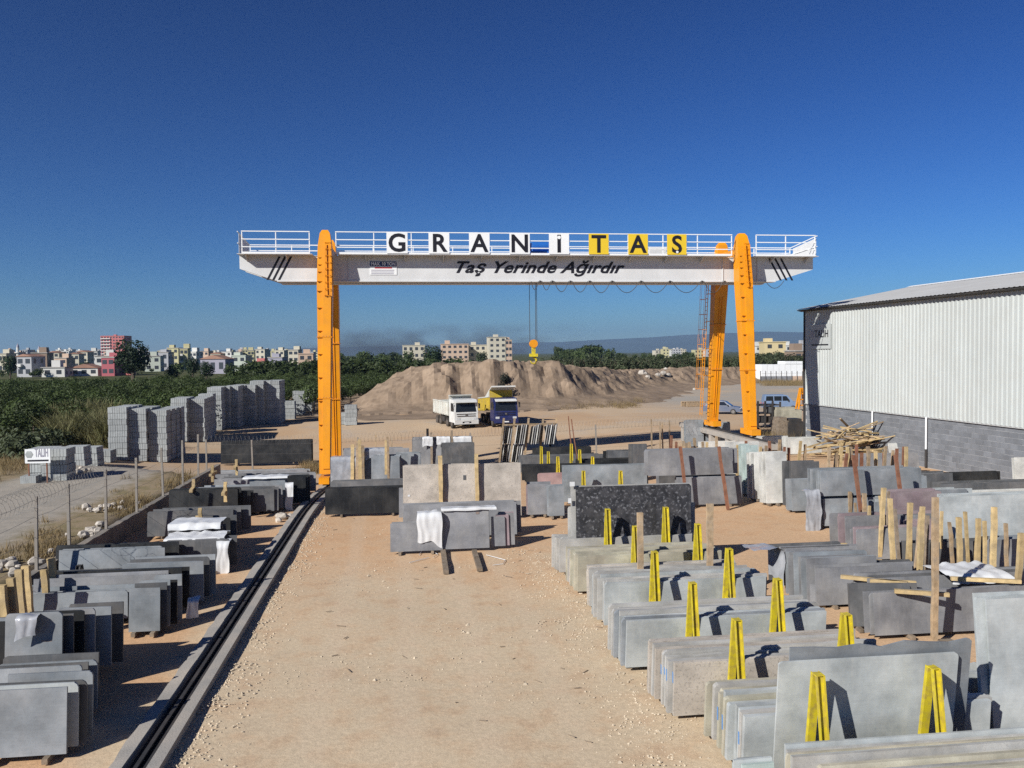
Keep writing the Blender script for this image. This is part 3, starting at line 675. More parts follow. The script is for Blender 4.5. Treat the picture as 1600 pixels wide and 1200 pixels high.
# block plinth, piece by piece
CH, CL = .30, .62; blk = None; n_blk = 0; rest = MB()
bm_ = MB(); bm_.add([Vector(W(0,.0,0))-WA+wd*u+wn*v+Vector((0,0,z)) for z in (.012, CH-.012) for u, v in ((.012,.0),(CL-.008,.0),(CL-.008,.014),(.008,.014))], [(3,2,1,0),(4,5,6,7),(0,1,5,4),(1,2,6,5),(2,3,7,6),(3,0,4,7)])
blk = bm_.mesh('block'); blk.materials.append(M['wallblock'])
for r in range(10):
    off = .31 if r % 2 else 0
    for i in range(int(WL/CL)):
        s = i*CL+off
        if s+CL > WL: continue
        if 4 < s < 23.5 and r >= 1 and n_blk < 296 :
            o = bpy.data.objects.new('block', blk); COL.objects.link(o); o.parent = wh; o.location = wd*s+wn*U(-.006,.006)+Vector((0,0,r*CH)); n_blk += 1
        else:
            rest.add([Vector(v.co)+WA+wd*s+wn*U(-.006,.006)+Vector((0,0,r*CH)) for v in blk.vertices], [tuple(p.vertices) for p in blk.polygons])
ro = sub(rest, 'block_courses', M['wallblock'], wh, fix=False); ro['kind'] = 'stuff'
# corrugated cladding sheets
per = .35; npan = 36; pw = per*3
def corr(w0, z0, z1, amp=.055, base=.05):
    mb = MB(); prof = []
    for k in range(3):
        o = k*per; prof += [(o+.02, base), (o+.10, base), (o+.15, base+amp), (o+.27, base+amp), (o+.32, base)]
    prof.append((pw+.02, base))
    vs = [wd*u+wn*n+Vector((0,0,z)) for z in (z0, z1) for u, n in prof]; k = len(prof)
    mb.add(vs, [(i, i+1, k+i+1, k+i) for i in range(k-1)]); return mb.mesh('cladding_sheet')
cm = corr(0, 3.0, EZ-.02); cm.materials.append(M['clad'])
for i in range(npan):
    o = bpy.data.objects.new('cladding_sheet', cm); COL.objects.link(o); o.parent = wh; o.location = wd*(i*pw+.05)+wn*(.003*(i % 2))
mb = MB(); mb.add([W(-.06,-.05,-.1), W(-.06,.13,-.1), W(.1,.13,-.1), W(.1,-.05,-.1), W(-.06,-.05,EZ), W(-.06,.13,EZ), W(.1,.13,EZ), W(.1,-.05,EZ)], [(0,1,2,3),(4,5,6,7),(0,1,5,4),(1,2,6,5),(2,3,7,6),(3,0,4,7)]); sub(mb, 'corner_trim', M['dkmetal'], wh)
mb = MB(); mb.add([W(0,.04,2.96), W(WL,.04,2.96), W(WL,.12,2.94), W(0,.12,2.94), W(0,.04,3.0), W(WL,.04,3.0), W(WL,.12,2.97), W(0,.12,2.97)], [(0,1,2,3),(4,5,6,7),(0,1,5,4),(1,2,6,5),(2,3,7,6),(3,0,4,7)]); sub(mb, 'drip_flashing', M['roofm'], wh)
for s in (9.1, 14.6, 22.6):
    zt = 3.0; mb = MB(); mb.cyl(W(s,.16,.0), W(s,.16,zt), .055, n=8); dp = sub(mb, 'downpipe', M['white'], wh)
    mb = MB(); mb.cyl(W(s,.16,.0), W(s,.16,1.1), .066, n=8); sub(mb, 'pipe_shoe', M['dkmetal'], dp)
# roof: corrugated, with the ridge nine metres in
mb = MB(); kk = int((WL+.6)/.12); rv = []
for i in range(kk+1):
    s = -.35+i*.12; a = .03 if (i % 3) == 0 else 0
    for n_, z in ((.55, EZ-.02), (-9, EZ+1.75), (-18.5, EZ-.1)): rv.append(W(s, n_, z+a))
mb.add(rv, [(i*3+j, i*3+j+1, i*3+j+4, i*3+j+3) for i in range(kk) for j in range(2)]); rf = sub(mb, 'roof', M['roofm'], wh)
mb = MB(); mb.add([W(s, n_, z) for s in (-.34, WL+.2) for n_, z in ((.50, EZ-.10), (.50, EZ-.05), (.15, EZ-.0), (.15, EZ-.18))], [(0,1,2,3),(4,5,6,7),(0,1,5,4),(1,2,6,5),(2,3,7,6),(3,0,4,7)]); sub(mb, 'eave_board', M['dkmetal'], rf)
mb = MB(); mb.add([W(s, n_, z) for s in (-.40, WL+.2) for n_, z in ((-8.6, EZ+1.72), (-9, EZ+1.84), (-9.4, EZ+1.72))], [(0,1,4,3),(1,2,5,4)]); sub(mb, 'ridge_cap', M['white'], rf)
# gable infill
mb = MB(); mb.add([W(0,0,EZ), W(0,-9,EZ+1.7), W(0,-18,EZ), W(.1,0,EZ), W(.1,-9,EZ+1.7), W(.1,-18,EZ)], [(0,1,2),(3,4,5)]); sub(mb, 'gable', M['clad'], wh)
# sign board on the wall
mb = MB(); mb.add([W(s, n_, z) for s in (.9, 3.9) for n_, z in ((.12, 7.1), (.16, 7.1), (.16, 8.9), (.12, 8.9))], [(0,1,2,3),(4,5,6,7),(0,1,5,4),(1,2,6,5),(2,3,7,6),(3,0,4,7)]); sb = tag(sub(mb, 'wall_sign', M['clad'], wh), 'grey sign board reading TALIH')
rz = math.atan2(wd.y, wd.x)
text('TALIH', .75, M['ink'], W(2.65, .175, 7.95), sb, 'sign_text', bold=.005, ext=.003, rot=(math.pi/2, 0, rz), fitw=1.9)
mb = MB(); mb.add([W(s, n_, z) for s in (1.2, 3.6) for n_, z in ((.163, 7.35), (.168, 7.35), (.168, 7.45), (.163, 7.45))], [(0,1,2,3),(4,5,6,7),(0,1,5,4),(1,2,6,5),(2,3,7,6),(3,0,4,7)]); sub(mb, 'sign_rule', M['ink'], sb)
mb = MB(); c_ = Vector(W(1.3, .17, 8.2)); mb.cyl(c_-wn*.004, c_+wn*.004, .3, n=6); sub(mb, 'sign_emblem', M['b_grey'], sb)
# ------------------------------------------------------------------ stone slabs
NSLAB = [0]
ORDN = 'first second third fourth fifth sixth seventh eighth ninth tenth eleventh twelfth thirteenth fourteenth fifteenth sixteenth seventeenth eighteenth nineteenth twentieth'.split()
def slab(p, u, v, L_, h, t, lean, m, label, group, name='granite_slab', ragged=0.0, cat='slab'):
    # one slab: p = bottom corner, u = along, v = away from the viewer; lean > 0 tips the top away
    k = 4 if ragged == 0 else 9
    top = [(L_*i/(k-1), h+(U(-ragged, ragged*.3) if 0 < i < k-1 else U(-.01, .0))) for i in range(k)] if ragged else [(U(0,.012), h), (L_-U(0,.012), h+U(-.012, .012))]
    poly = [(0, 0), (L_, 0)]+top[::-1]
    for ci in (0, 1):                        # knocked-off corners
        if U(0, 1) < .28:
            c1, c2 = U(.03, .09), U(.03, .10); i_ = [j for j, q_ in enumerate(poly) if q_[1] > h*.5]
            j = i_[-1] if ci == 0 else i_[0]; x_, z_ = poly[j]; sx = 1 if ci == 0 else -1
            poly[j:j+1] = [(x_+sx*c1, z_), (x_+sx*c1*.4, z_-c2*.35), (x_, z_-c2)] if ci == 0 else [(x_, z_-c2), (x_+sx*c1*.35, z_-c2*.4), (x_+sx*c1, z_)]
    a = RAD(lean); upv = Vector((0,0,1))*math.cos(a)+v*math.sin(a); nv = v*math.cos(a)-Vector((0,0,1))*math.sin(a)
    if name == 'granite_slab':
        mn = m.name; name = 'marble_slab' if 'marble' in mn else 'black_granite_slab' if ('black' in mn or 'dark' in mn) else name
    mb = MB(); mb.prism(poly, lambda s, z, q: u*s+upv*z+nv*q, 0, t)
    o = mb.obj(name, m, loc=p); tag(o, label, cat, group, 'thing'); NSLAB[0] += 1
    return o
def axes(rot): a = RAD(rot); return Vector((math.cos(a), math.sin(a), 0)), Vector((-math.sin(a), math.cos(a), 0))
def pack(P, L_, h, n, m, desc, place, rot=0, lean=7, t=.03, gap=.02, z0=.1, jl=.12, jh=.05, ragged=0., bearers=2, drift=(0, 0), first=None, grow=0., thick=None):
    """a bundle of slabs: P = ground point under the front lower left corner"""
    u, v = axes(rot); off = 0; out = []
    grp = desc+' bundle '+place
    for i in range(n):
        tt = t*U(.85, 1.2); a = 0 if i == 0 else U(-jl, jl)
        Li = L_ if i == 0 else L_+U(-jl, jl)*1.5; hi = h if i == 0 else max(.3, h+U(-jh, jh)+grow*i)
        p = P+u*(a+drift[0]*i)+v*off+Vector((0,0,z0+drift[1]*i))
        mm = m[i % len(m)] if isinstance(m, (list, tuple)) else m
        lab = 'front '+desc+' '+place if i == 0 else ORDN[i]+' '+desc+' from the front '+place
        out.append(slab(p, u, v, Li, hi, tt, lean+U(-.7, .7), mm, lab, grp, ragged=ragged if (ragged and U(0,1) < .6) else 0))
        off += tt+gap*U(.4, 1.6)
    if bearers and z0 >= .08:
        for q in ([.18, .8] if bearers == 2 else [.12, .5, .86]):
            c = P+u*L_*q; mb = MB(); mb.beam(Vector((0,0,0))-v*U(.05, .2), v*(off+.15), .1, z0-.005)
            o = mb.obj('timber_bearer', M['wood_old'], loc=c+Vector((0,0,z0/2))); tag(o, ('left' if q < .4 else 'right' if q > .6 else 'middle')+' bearer under '+desc+' bundle '+place, 'timber', 'timber bearers under the slabs')
    return out, off
def pk(BL, xr, ytop, n, m, desc, place, z0=.1, base=None, **k):
    P = Gh(*BL) if base is None else base
    n_ = n; n = min(n, 4) if n < 8 else int(n*.6); k['gap'] = k.get('gap', .02)*(1+.8*(n_-n)/n)
    x1 = V(xr, BL[1], P.y).x; zt = V(BL[0], ytop, P.y).z
    return pack(P, max(.4, x1-P.x), max(.3, zt-P.z-z0), n, m, desc, place, z0=z0, **k)
def stake(P, zt, label, w_=.09, d_=.07, tilt=(0,0), m='wood', group='wooden stakes propping the slabs', name='timber_stake', cat='stake'):
    P = Vector(P); n = 5; mb = MB(); pts = []
    top = Vector((tilt[0], tilt[1], zt-P.z)); vs = []
    for i in range(n+1):
        c = top*(i/n)+Vector((U(-.012,.012), U(-.012,.012), 0))*(1 if 0 < i else 0); ww = w_*U(.85, 1.1)/2; dd = d_*U(.85, 1.1)/2
        vs += [c+Vector((-ww,-dd,0)), c+Vector((ww,-dd,0)), c+Vector((ww,dd,0)), c+Vector((-ww,dd,0))]
    fs = [(i*4+j, i*4+(j+1) % 4, i*4+4+(j+1) % 4, i*4+4+j) for i in range(n) for j in range(4)]+[(3,2,1,0), tuple(n*4+j for j in range(4))]
    mb.add(vs, fs); return tag(mb.obj(name, M[m], loc=P), label, cat, group)
def pstake(px, ytop, Y, label, zb=None, **k):
    q = V(px, ytop, Y); zb = hgt(q.x, Y) if zb is None else zb
    return stake((q.x, Y, zb), q.z, label, **k)

# yellow A-frames of the right-hand row
def aframe(X, Y, H_, label, spread=.34, mats='yellow'):
    r = tag(empty('yellow_stand', (X, Y, hgt(X, Y)-.02)), label, 'stand', 'yellow steel stands between the slab rows')
    for s in (-1, 1):
        mb = MB(); mb.beam((0, s*spread, .08), (0, s*.035, H_), .13, .012, up=(0,1,0))
        d = Vector((0, s*(.035-spread), H_-.08)).normalized()
        for q in (-.06, .06): mb.beam((q, s*spread+s*.035, .08), (q, s*.035+s*.035, H_), .012, .07, up=(0,1,0))
        sub(MBshift(mb, r), 'post', M[mats], r)
    mb = MB(); mb.beam((0, -.75, .06), (0, .75, .06), .14, .12); sub(MBshift(mb, r), 'base_beam', M[mats], r)
    mb = MB(); mb.span((-.07, -.075, H_-.012), (.07, .075, H_+.004)); sub(MBshift(mb, r), 'cap_plate', M[mats], r)
    for z in (.75, ):
        y_ = lerp(spread, .035, (z-.08)/(H_-.08)); mb = MB(); mb.span((-.03, -y_+.02, z-.03), (.03, y_-.02, z+.03)); sub(MBshift(mb, r), 'cross_piece', M[mats], r)
    return r
def MBshift(mb, r):
    mb.v = [tuple(Vector(p)+Vector(r.location)) for p in mb.v]; return mb
ORD = ['nearest', 'second', 'third', 'fourth', 'fifth', 'sixth', 'seventh']
ROWS = [ # stand Y, stand Xs, pack start Y, left X, length, height, slabs, thickness, materials
 (12.25, (6.2, 8.1), 13.0, 5.30, 4.3, 1.03, 13, .085, ('g_light','g_pale','g_sand')),
 (15.00, (6.0, 8.15), 15.42, 4.92, 4.35, 1.06, 12, .075, ('g_light','g_light','g_beige')),
 (17.55, (6.03, 7.95), 17.98, 4.66, 4.6, 1.06, 12, .075, ('g_light','g_pale','g_blue')),
 (20.45, (6.05, 7.98), 20.88, 4.86, 4.25, 1.10, 12, .07, ('g_pale','g_light')),
 (23.55, (6.4, 8.25), 23.98, 4.80, 4.3, 1.05, 12, .075, ('g_beige','g_light','g_sand')),
 (25.75, (6.12, 7.98), 26.2, 4.66, 4.3, 1.08, 6, .07, ('g_light','g_light')),
]
for i, (Ys, Xs, Yp, X0, L_, h, n, t, ms) in enumerate(ROWS):
    for j, X in enumerate(Xs):
        aframe(X, Ys, 2.05 if i < 5 else 2.15, f"{'left' if j == 0 else 'right'} yellow steel stand of the {ORD[i]} row of pale slabs")
    pos = Vector((X0, Yp, 0)); place = f'in the {ORD[i]} row of the yellow stands'
    n = max(6, n-2); mlist = [M[random.choice(ms)] for _ in range(n)]
    pack(pos, L_, h, n, mlist, 'pale granite slab', place, lean=-4.5, t=t*1.1, gap=.05, jl=.09, jh=.06, ragged=.03, bearers=2, drift=(-.012 if i not in (0,) else .0, 0), z0=.09)
u0, v0 = axes(0)
pack(Vector((4.85, 22.55, 0)), 4.2, 1.0, 5, [M['g_light'], M['g_beige']], 'pale leaning slab', 'before the fifth pair of yellow stands', lean=5, t=.06, gap=.03, jl=.08, z0=.09)
# the front pack and the two outstanding slabs of the row
pack(Vector((5.42, 11.42, 0)), 4.7, 1.06, 5, [M['g_light'], M['g_pale'], M['g_sand']], 'pale slab', 'just before the nearest yellow stands', lean=3, t=.055, gap=.025, jl=.07, jh=.04, z0=.09)
pack(Vector((5.75, 10.7, 0)), 4.6, .94, 7, [M['g_sand'], M['g_light'], M['g_sand']], 'greenish sandy slab', 'at the bottom edge of the picture', lean=4, t=.07, gap=.04, jl=.08, jh=.04, z0=.09)
pack(Vector((4.85, 11.9, 0)), .5, .8, 4, [M['g_green'], M['g_pale']], 'short pale stone strip', 'beside the nearest yellow stand row', lean=2, t=.06, gap=.02, z0=.05, bearers=0)
slab(Vector((5.72, 12.80, .1)), u0, v0, 3.05, 2.02, .035, -6, M['g_pale'], 'large grey slab leaning on the nearest pair of yellow stands', None)
slab(Vector((5.95, 12.90, .1)), u0, v0, 3.1, 2.22, .035, -6, M['g_blue'], 'ragged-topped grey slab behind the large one at the nearest yellow stands', None, ragged=.08)
slab(Vector((5.22, 26.20, .1)), u0, v0, 3.75, 2.66, .04, 2, M['g_star'], 'big black slab with white specks leaning behind the sixth pair of yellow stands', None)
slab(Vector((5.08, 26.32, .1)), u0, v0, 3.95, 2.68, .05, 2, M['g_light'], 'pale slab edge showing behind the big black speckled slab', None)
slab(Vector((5.0, 26.45, .1)), u0, v0, 4.2, 2.0, .05, 2, M['g_light'], 'lower pale slab behind the big black speckled slab', None)
for px, yt, Y in ((1000, 801, 22.42), (1109, 787, 22.4)):
    pstake(px, yt, Y, f"{'left' if px < 1050 else 'right'} pale wooden stake standing among the fifth row of pale slabs", w_=.17, d_=.1, m='wood')
for i, (px, yb) in enumerate(((1320, 1172), (1483, 1162), (1515, 1172))):
    q = G(px, yb, .98); stake((q.x, 10.6, .05), 1.02, ('left', 'middle', 'right')[i]+' short wooden batten on the front of the greenish slabs', w_=.09, d_=.05, group='battens on the greenish slabs')
# tall pale slabs at the right edge
pack(Vector((9.95, 13.3, 0)), 3.2, 2.55, 4, M['g_pale'], 'tall pale blue slab', 'at the right edge of the picture', lean=6, t=.04, gap=.03, jl=.15, jh=.08, ragged=.05)
pack(Vector((9.15, 13.9, 0)), 1.2, 1.15, 5, M['g_pale'], 'small pale blue slab', 'left of the tall pale blue slabs', lean=3, t=.05, gap=.03, z0=.06, bearers=0, ragged=.04)

# rows right of the aisle
RP = 'propped by rough stakes'
o_, _ = pk((1368, 1000), 1660, 928, 7, M['g_grey'], 'long grey slab', 'beside the tall forked stake', lean=6, t=.03, gap=.035, jl=.25, jh=.04)
pk((1330, 985), 1420, 915, 4, M['g_dark'], 'dark grey slab end', 'left of the long grey slabs', lean=10, t=.03, gap=.05, rot=-8, bearers=1)
pk((1262, 948), 1372, 874, 16, [M['g_grey'], M['g_blue'], M['g_grey']], 'grey slab', 'in the shrink-wrapped bundle by the aisle', lean=5, t=.04, gap=.05, jl=.1, jh=.05, drift=(-.02, 0))
pk((1420, 905), 1620, 850, 6, M['g_dark'], 'dark slab', 'behind the shrink-wrapped bundle', lean=6, t=.04, gap=.06, jl=.2)
pk((1472, 893), 1720, 778, 8, M['g_pale'], 'broad pale blue slab', 'behind the row of thick stakes', lean=5, t=.04, gap=.04, jl=.25, jh=.05)
pk((1402, 850), 1475, 770, 5, M['g_purple'], 'purple slab', 'beside the broad pale blue slabs', lean=6, t=.04, gap=.08, jl=.1)
pk((1415, 862), 1476, 815, 3, M['g_purple'], 'low purple slab', 'in front of the tall purple ones', lean=6, t=.04, gap=.05, jl=.1, bearers=0)
# double-decker grey bundle held by rusty posts
pk((1288, 826), 1442, 780, 10, M['g_blue'], 'grey slab', 'in the lower tier at the two rusty posts', lean=4, t=.05, gap=.06, jl=.12, jh=.03, drift=(-.05, 0))
b_ = Gh(1288, 826)
pk((1288, 826), 1440, 736, 10, M['g_blue'], 'grey slab', 'in the upper tier at the two rusty posts', z0=V(1288, 776, b_.y).z-b_.z, base=b_+Vector((-.1, .08, 0)), lean=4, t=.05, gap=.06, jl=.12, jh=.03, drift=(-.05, 0), bearers=0)
for k, px in enumerate((1336, 1402)):
    q = Gh(px, 832+k*3); stake((q.x+.35, q.y, 0), V(px-12, 712, q.y).z, f"{'left' if k == 0 else 'right'} rusty post in front of the double tier of grey slabs", w_=.13, d_=.1, tilt=(-.35, .15), m='rust', group='rusty steel posts', name='steel_post', cat='post')
pk((1238, 795), 1282, 722, 5, M['g_dark'], 'dark grey slab', 'between the white blocks and the double tier', lean=4, t=.05, gap=.07, bearers=0, drift=(-.06, 0))
# pale green and white standing slabs
for k, (px, py, xr, yt, mm, ds) in enumerate(((1198, 790, 1231, 707, 'g_white', 'white marble slab'), (1180, 783, 1200, 708, 'g_white', 'creamy white marble slab'), (1166, 775, 1186, 696, 'g_green', 'green marble slab'))):
    pk((px, py), xr, yt, 5, M[mm], ds, 'in the pale stack before the red 7', lean=4, t=.05, gap=.05, jl=.05, jh=.04, drift=(-.07, 0), bearers=1)
sv = slab(Gh(1134, 748)+Vector((0,0,.1)), u0, v0, 2.0, 1.95, .04, 4, M['g_white'], 'white marble slab marked with a red 7', None)
sv_b = Vector(sv.location)
p7 = sv_b+Vector((1.0, -.012, 1.25)); a7 = RAD(4)
seven = text('7', .62, M['red_ink'], p7+Vector((0, math.sin(a7)*1.25-.01, 0)), sv, 'painted_number', ext=.002, rot=(math.pi/2-a7, 0, 0))
mb = MB(); mb.span(p7+Vector((-.12, .066, .21)), p7+Vector((.12, .07, .245))); sub(mb, 'painted_bar', M['red_ink'], sv)
for k, (px, py, xr, yt, n) in enumerate(((1100, 722, 1150, 690, 4), (1165, 712, 1232, 683, 5), (1232, 712, 1284, 685, 4))):
    pk((px, py), xr, yt, n, M['g_white'], 'low white slab', ('left of the crane leg', 'under the front crane leg', 'near the warehouse corner')[k], lean=3, t=.05, gap=.08, jl=.25, bearers=0)
# grey double tier in front of the white stack
b_ = Gh(1062, 793)
pk((1062, 793), 1160, 747, 8, M['g_grey'], 'grey slab', 'in the lower tier behind the black speckled slab', lean=4, t=.045, gap=.06, jl=.15, jh=.03, drift=(-.03, 0))
pk((1014, 793), 1146, 704, 8, M['g_grey'], 'grey slab', 'in the upper tier behind the black speckled slab', z0=V(1062, 743, b_.y).z-b_.z, base=Vector((V(1014, 720, b_.y).x, b_.y+.08, b_.z)), lean=4, t=.045, gap=.06, jl=.15, jh=.03, bearers=0)
for k, (px, pt) in enumerate(((1074, 1064), (1137, 1124))):
    q = Gh(px, 796); zt = V(pt, 698, q.y).z; stake((q.x, q.y-.04, 0), zt, f"{'left' if k == 0 else 'right'} rusty post leaning on the double tier beside the black speckled slab", w_=.13, d_=.1, tilt=(V(pt, 698, q.y).x-q.x, .12), m='rust', group='rusty steel posts', name='steel_post', cat='post')
pk((990, 752), 1012, 694, 8, M['g_dark'], 'dark slab edge', 'fanned out left of the double tier', lean=3, t=.04, gap=.1, jl=.1, jh=.1, drift=(-.05, 0), bearers=0)
for k, (px, py, xr, yt) in enumerate(((1072, 700, 1100, 657), (1103, 697, 1142, 661))):
    pk((px, py), xr, yt, 4, M['g_blue'], 'blue grey slab', ('left of the rear crane leg', 'just under the rear crane leg')[k], lean=5, t=.04, gap=.08, bearers=0)
# dark slabs towards the warehouse
pk((1395, 775), 1560, 741, 7, M['g_black'], 'black slab', 'below the block wall of the warehouse', lean=6, t=.04, gap=.07, jl=.3, jh=.05)
pk((1470, 790), 1620, 757, 5, M['g_dark'], 'dark slab', 'before the black ones by the warehouse', lean=5, t=.04, gap=.09, jl=.3)
pk((1478, 806), 1640, 770, 5, M['g_white'], 'grimy white slab', 'before the dark ones by the warehouse', lean=5, t=.04, gap=.09, jl=.3)
pk((1448, 830), 1640, 783, 4, M['g_red'], 'brownish slab', 'behind the broad pale blue slabs', lean=5, t=.04, gap=.06, jl=.2, bearers=0)
pk((1392, 722), 1425, 693, 2, M['g_white'], 'small white slab', 'leaning near the wood pile', lean=14, t=.04, gap=.05, bearers=0, rot=6)
pk((1415, 719), 1432, 688, 2, M['g_black'], 'small black slab', 'leaning near the wood pile', lean=12, t=.04, gap=.05, bearers=0, rot=35)
pk((1588, 765), 1625, 715, 2, M['g_white'], 'white board', 'standing at the right edge by the warehouse', lean=6, t=.05, gap=.05, bearers=0)

# centre: between the rail and the yellow stands
pk((610, 867), 692, 819, 3, M['g_grey'], 'grey slab', 'lying lowest left in the central bundle', lean=9, t=.03, gap=.03)
pk((689, 863), 765, 797, 3, M['g_grey'], 'polished grey slab', 'in the middle of the central bundle', lean=9, t=.03, gap=.03, bearers=0)
pk((768, 858), 790, 808, 5, [M['g_grey'], M['g_purple']], 'narrow slab', 'right in the central bundle', lean=8, t=.04, gap=.04, drift=(.09, 0), grow=.05, bearers=0)
pk((632, 845), 808, 790, 7, M['g_grey'], 'long grey slab', 'behind the plastic in the central bundle', lean=8, t=.04, gap=.05, jl=.12, jh=.05)
o_, _ = pk((632, 815), 815, 728, 3, M['g_beige'], 'tall beige granite slab', 'above the central bundle', lean=6, t=.03, gap=.05, jl=.15, jh=.03, ragged=.03)
slab(Gh(628, 812)+Vector((-.12,-.02,.1)), u0, v0, .5, 1.25, .04, 7, M['g_grey'], 'narrow grey slab left of the tall beige slabs', None)
for k, (px, yt) in enumerate(((688, 713), (745, 710))):
    P = Gh(632, 815); pstake(px, yt, P.y-.12, f"{'left' if k == 0 else 'right'} square timber post against the tall beige slabs", w_=.17, d_=.13, tilt=(0, .2), m='wood_new', group='timber posts at the beige slabs')
pk((510, 808), 640, 764, 5, M['g_black'], 'polished black slab', 'in the middle beside the crane track', lean=5, t=.035, gap=.05, jl=.06, jh=.02)
pk((516, 775), 660, 752, 3, M['g_dark'], 'dark grey slab', 'behind the black one by the track', lean=25, t=.05, gap=.1, bearers=0)
pk((517, 765), 580, 716, 6, M['g_blue'], 'wrapped grey slab', 'at the foot of the left crane leg', lean=6, t=.05, gap=.05, jl=.05)
pk((583, 764), 625, 713, 5, M['g_blue'], 'grey slab', 'between stakes near the left crane leg', lean=6, t=.05, gap=.05)
pk((620, 760), 658, 709, 6, M['g_blue'], 'grey slab', 'right of the stakes by the crane leg', lean=6, t=.05, gap=.06, jl=.05)
pk((538, 742), 640, 702, 4, M['g_grey'], 'grey slab', 'in the second line behind the bundled stakes', lean=6, t=.04, gap=.08, jl=.4, bearers=0)
pk((645, 730), 738, 684, 6, M['g_grey'], 'grey slab', 'under the white sheets before the white truck', lean=6, t=.04, gap=.06, jl=.08)
pk((690, 731), 742, 693, 3, M['g_dark'], 'dark grey slab', 'right of the sheets before the white truck', lean=6, t=.04, gap=.05, jl=.05, bearers=0)
pk((825, 808), 858, 757, 5, [M['g_grey'], M['g_purple'], M['g_grey']], 'striped grey slab', 'left of the black speckled slab', lean=5, t=.05, gap=.06, jl=.1)
pk((858, 810), 882, 760, 4, M['g_blue'], 'grey slab', 'tucked against the big black speckled slab', lean=5, t=.05, gap=.07, jl=.1)
pk((842, 775), 920, 740, 3, M['g_red'], 'reddish slab', 'behind the striped grey slabs', lean=5, t=.04, gap=.05, jl=.1)
pk((880, 788), 1012, 729, 4, M['g_blue'], 'long grey slab', 'right behind the big black speckled slab', lean=5, t=.04, gap=.05, jl=.12)
pk((822, 756), 1000, 728, 5, M['g_black'], 'long black slab', 'between the small yellow stands', lean=12, t=.05, gap=.12, jl=.3, jh=.03)
pk((815, 742), 950, 713, 5, M['g_dark'], 'long dark grey slab', 'among the small yellow stands', lean=12, t=.05, gap=.12, jl=.3, jh=.03)
pk((838, 728), 925, 700, 4, M['g_black'], 'black slab', 'behind the small yellow stands', lean=12, t=.05, gap=.12, jl=.3, jh=.03)
for k, (px, py, yt) in enumerate(((846, 745, 697), (857, 748, 705), (872, 760, 713), (893, 745, 693), (906, 748, 702), (926, 752, 713), (912, 790, 735), (970, 790, 735), (890, 752, 729), (946, 752, 728))):
    p = Gh(px, py); aframe(p.x, p.y, V(px, yt, p.y).z-p.z, ORDN[k]+' small distant yellow stand among the black slabs beyond the speckled one', spread=.3)
# narrow strips stored upright in a wooden rack
for tier, (yb, yt) in enumerate(((722, 694), (696, 664))):
    for k, px in enumerate((790, 812, 834, 858) if tier else (788, 806)):
        P = Gh(px-8, 724+0*k); z0 = .1 if tier == 0 else V(px, 694, P.y).z-P.z
        hh = V(px, yt, P.y).z-P.z-z0
        for i in range(5):
            mm = M[('g_dark', 'g_white', 'g_black', 'g_light', 'g_grey', 'g_white')[(i+k) % 6]]
            slab(P+Vector((i*.165, .02*i, z0)), Vector((.25, .97, 0)), Vector((.97, -.25, 0)), 1.1, hh*U(.9, 1.02), .06, 9, mm, f"{ORDN[i]} strip of the {('left','second','third','last')[k]} clump on the {('lower','upper')[tier]} tier of the wooden rack", 'narrow strips in the wooden rack')
    rk = Gh(795, 724)
r_ = tag(empty('storage_rack', Gh(822, 722)), 'rough timber rack holding narrow stone strips before the blue truck', 'rack')
b0 = Vector(r_.location)
for k, px in enumerate((783, 800, 822, 845, 866)):
    q = V(px, 655, b0.y+.1); mb = MB(); mb.beam((q.x-.15, b0.y+.2, b0.z), (q.x+.25, b0.y+.5, q.z+.05), .14, .1); sub(mb, 'upright', M['wood'], r_)
a_, c_ = V(785, 664, b0.y+.4), V(868, 662, b0.y+.4)
mb = MB(); mb.beam(a_, c_, .1, .12); sub(mb, 'cross_bar', M['wood'], r_)
pk((868, 722), 893, 665, 3, M['g_black'], 'black slab', 'leaning on the end of the wooden rack', lean=16, t=.05, gap=.08, rot=55, bearers=0)

# left strip between the retaining wall and the track
LS = 'beside the retaining wall'
pk((345, 727), 487, 690, 6, M['g_black'], 'long black slab', 'farthest left of the crane leg', lean=5, t=.04, gap=.06, jl=.06, jh=.03)
pk((338, 762), 480, 737, 6, [M['g_grey'], M['g_blue']], 'long grey slab', 'in the low stack before the farthest black slabs', lean=12, t=.05, gap=.10, jl=.2, jh=.03)
pk((390, 798), 446, 750, 5, M['g_blue'], 'light grey slab', 'with white sheets left of the track', lean=6, t=.04, gap=.06, jl=.05)
pk((445, 790), 478, 745, 5, M['g_black'], 'dark grey slab', 'with white sheets left of the track', lean=6, t=.05, gap=.12, jl=.05, drift=(.06, 0))
pk((264, 812), 372, 767, 7, M['g_black'], 'black slab', 'with timber on top in the left strip', lean=5, t=.04, gap=.06, jl=.06, jh=.03)
pk((372, 806), 392, 768, 5, M['g_black'], 'dark slab edge', 'right of the black slabs with timber on top', lean=5, t=.05, gap=.09, jl=.06, bearers=0)  # dark slabs imitate the shaded right ends of the stack
pk((300, 892), 328, 858, 5, M['g_blue'], 'small grey slab', 'hanging over the sheet-covered stack', z0=.55, lean=5, t=.04, gap=.06, bearers=0)
pk((258, 898), 358, 846, 8, [M['g_dark'], M['g_grey'], M['g_black']], 'dark slab', 'in the sheet-covered stack of the left strip', lean=5, t=.05, gap=.09, jl=.12, jh=.04)
pk((92, 918), 258, 862, 3, M['g_blue'], 'large grey slab', 'with two black steel stands before it', lean=6, t=.035, gap=.05, jl=.1, z0=.3)
pk((75, 915), 280, 855, 4, M['g_black'], 'black slab', 'behind the large grey one with steel stands', lean=6, t=.035, gap=.05, jl=.1, base=Gh(92, 918)+Vector((-.3, .55, 0)))
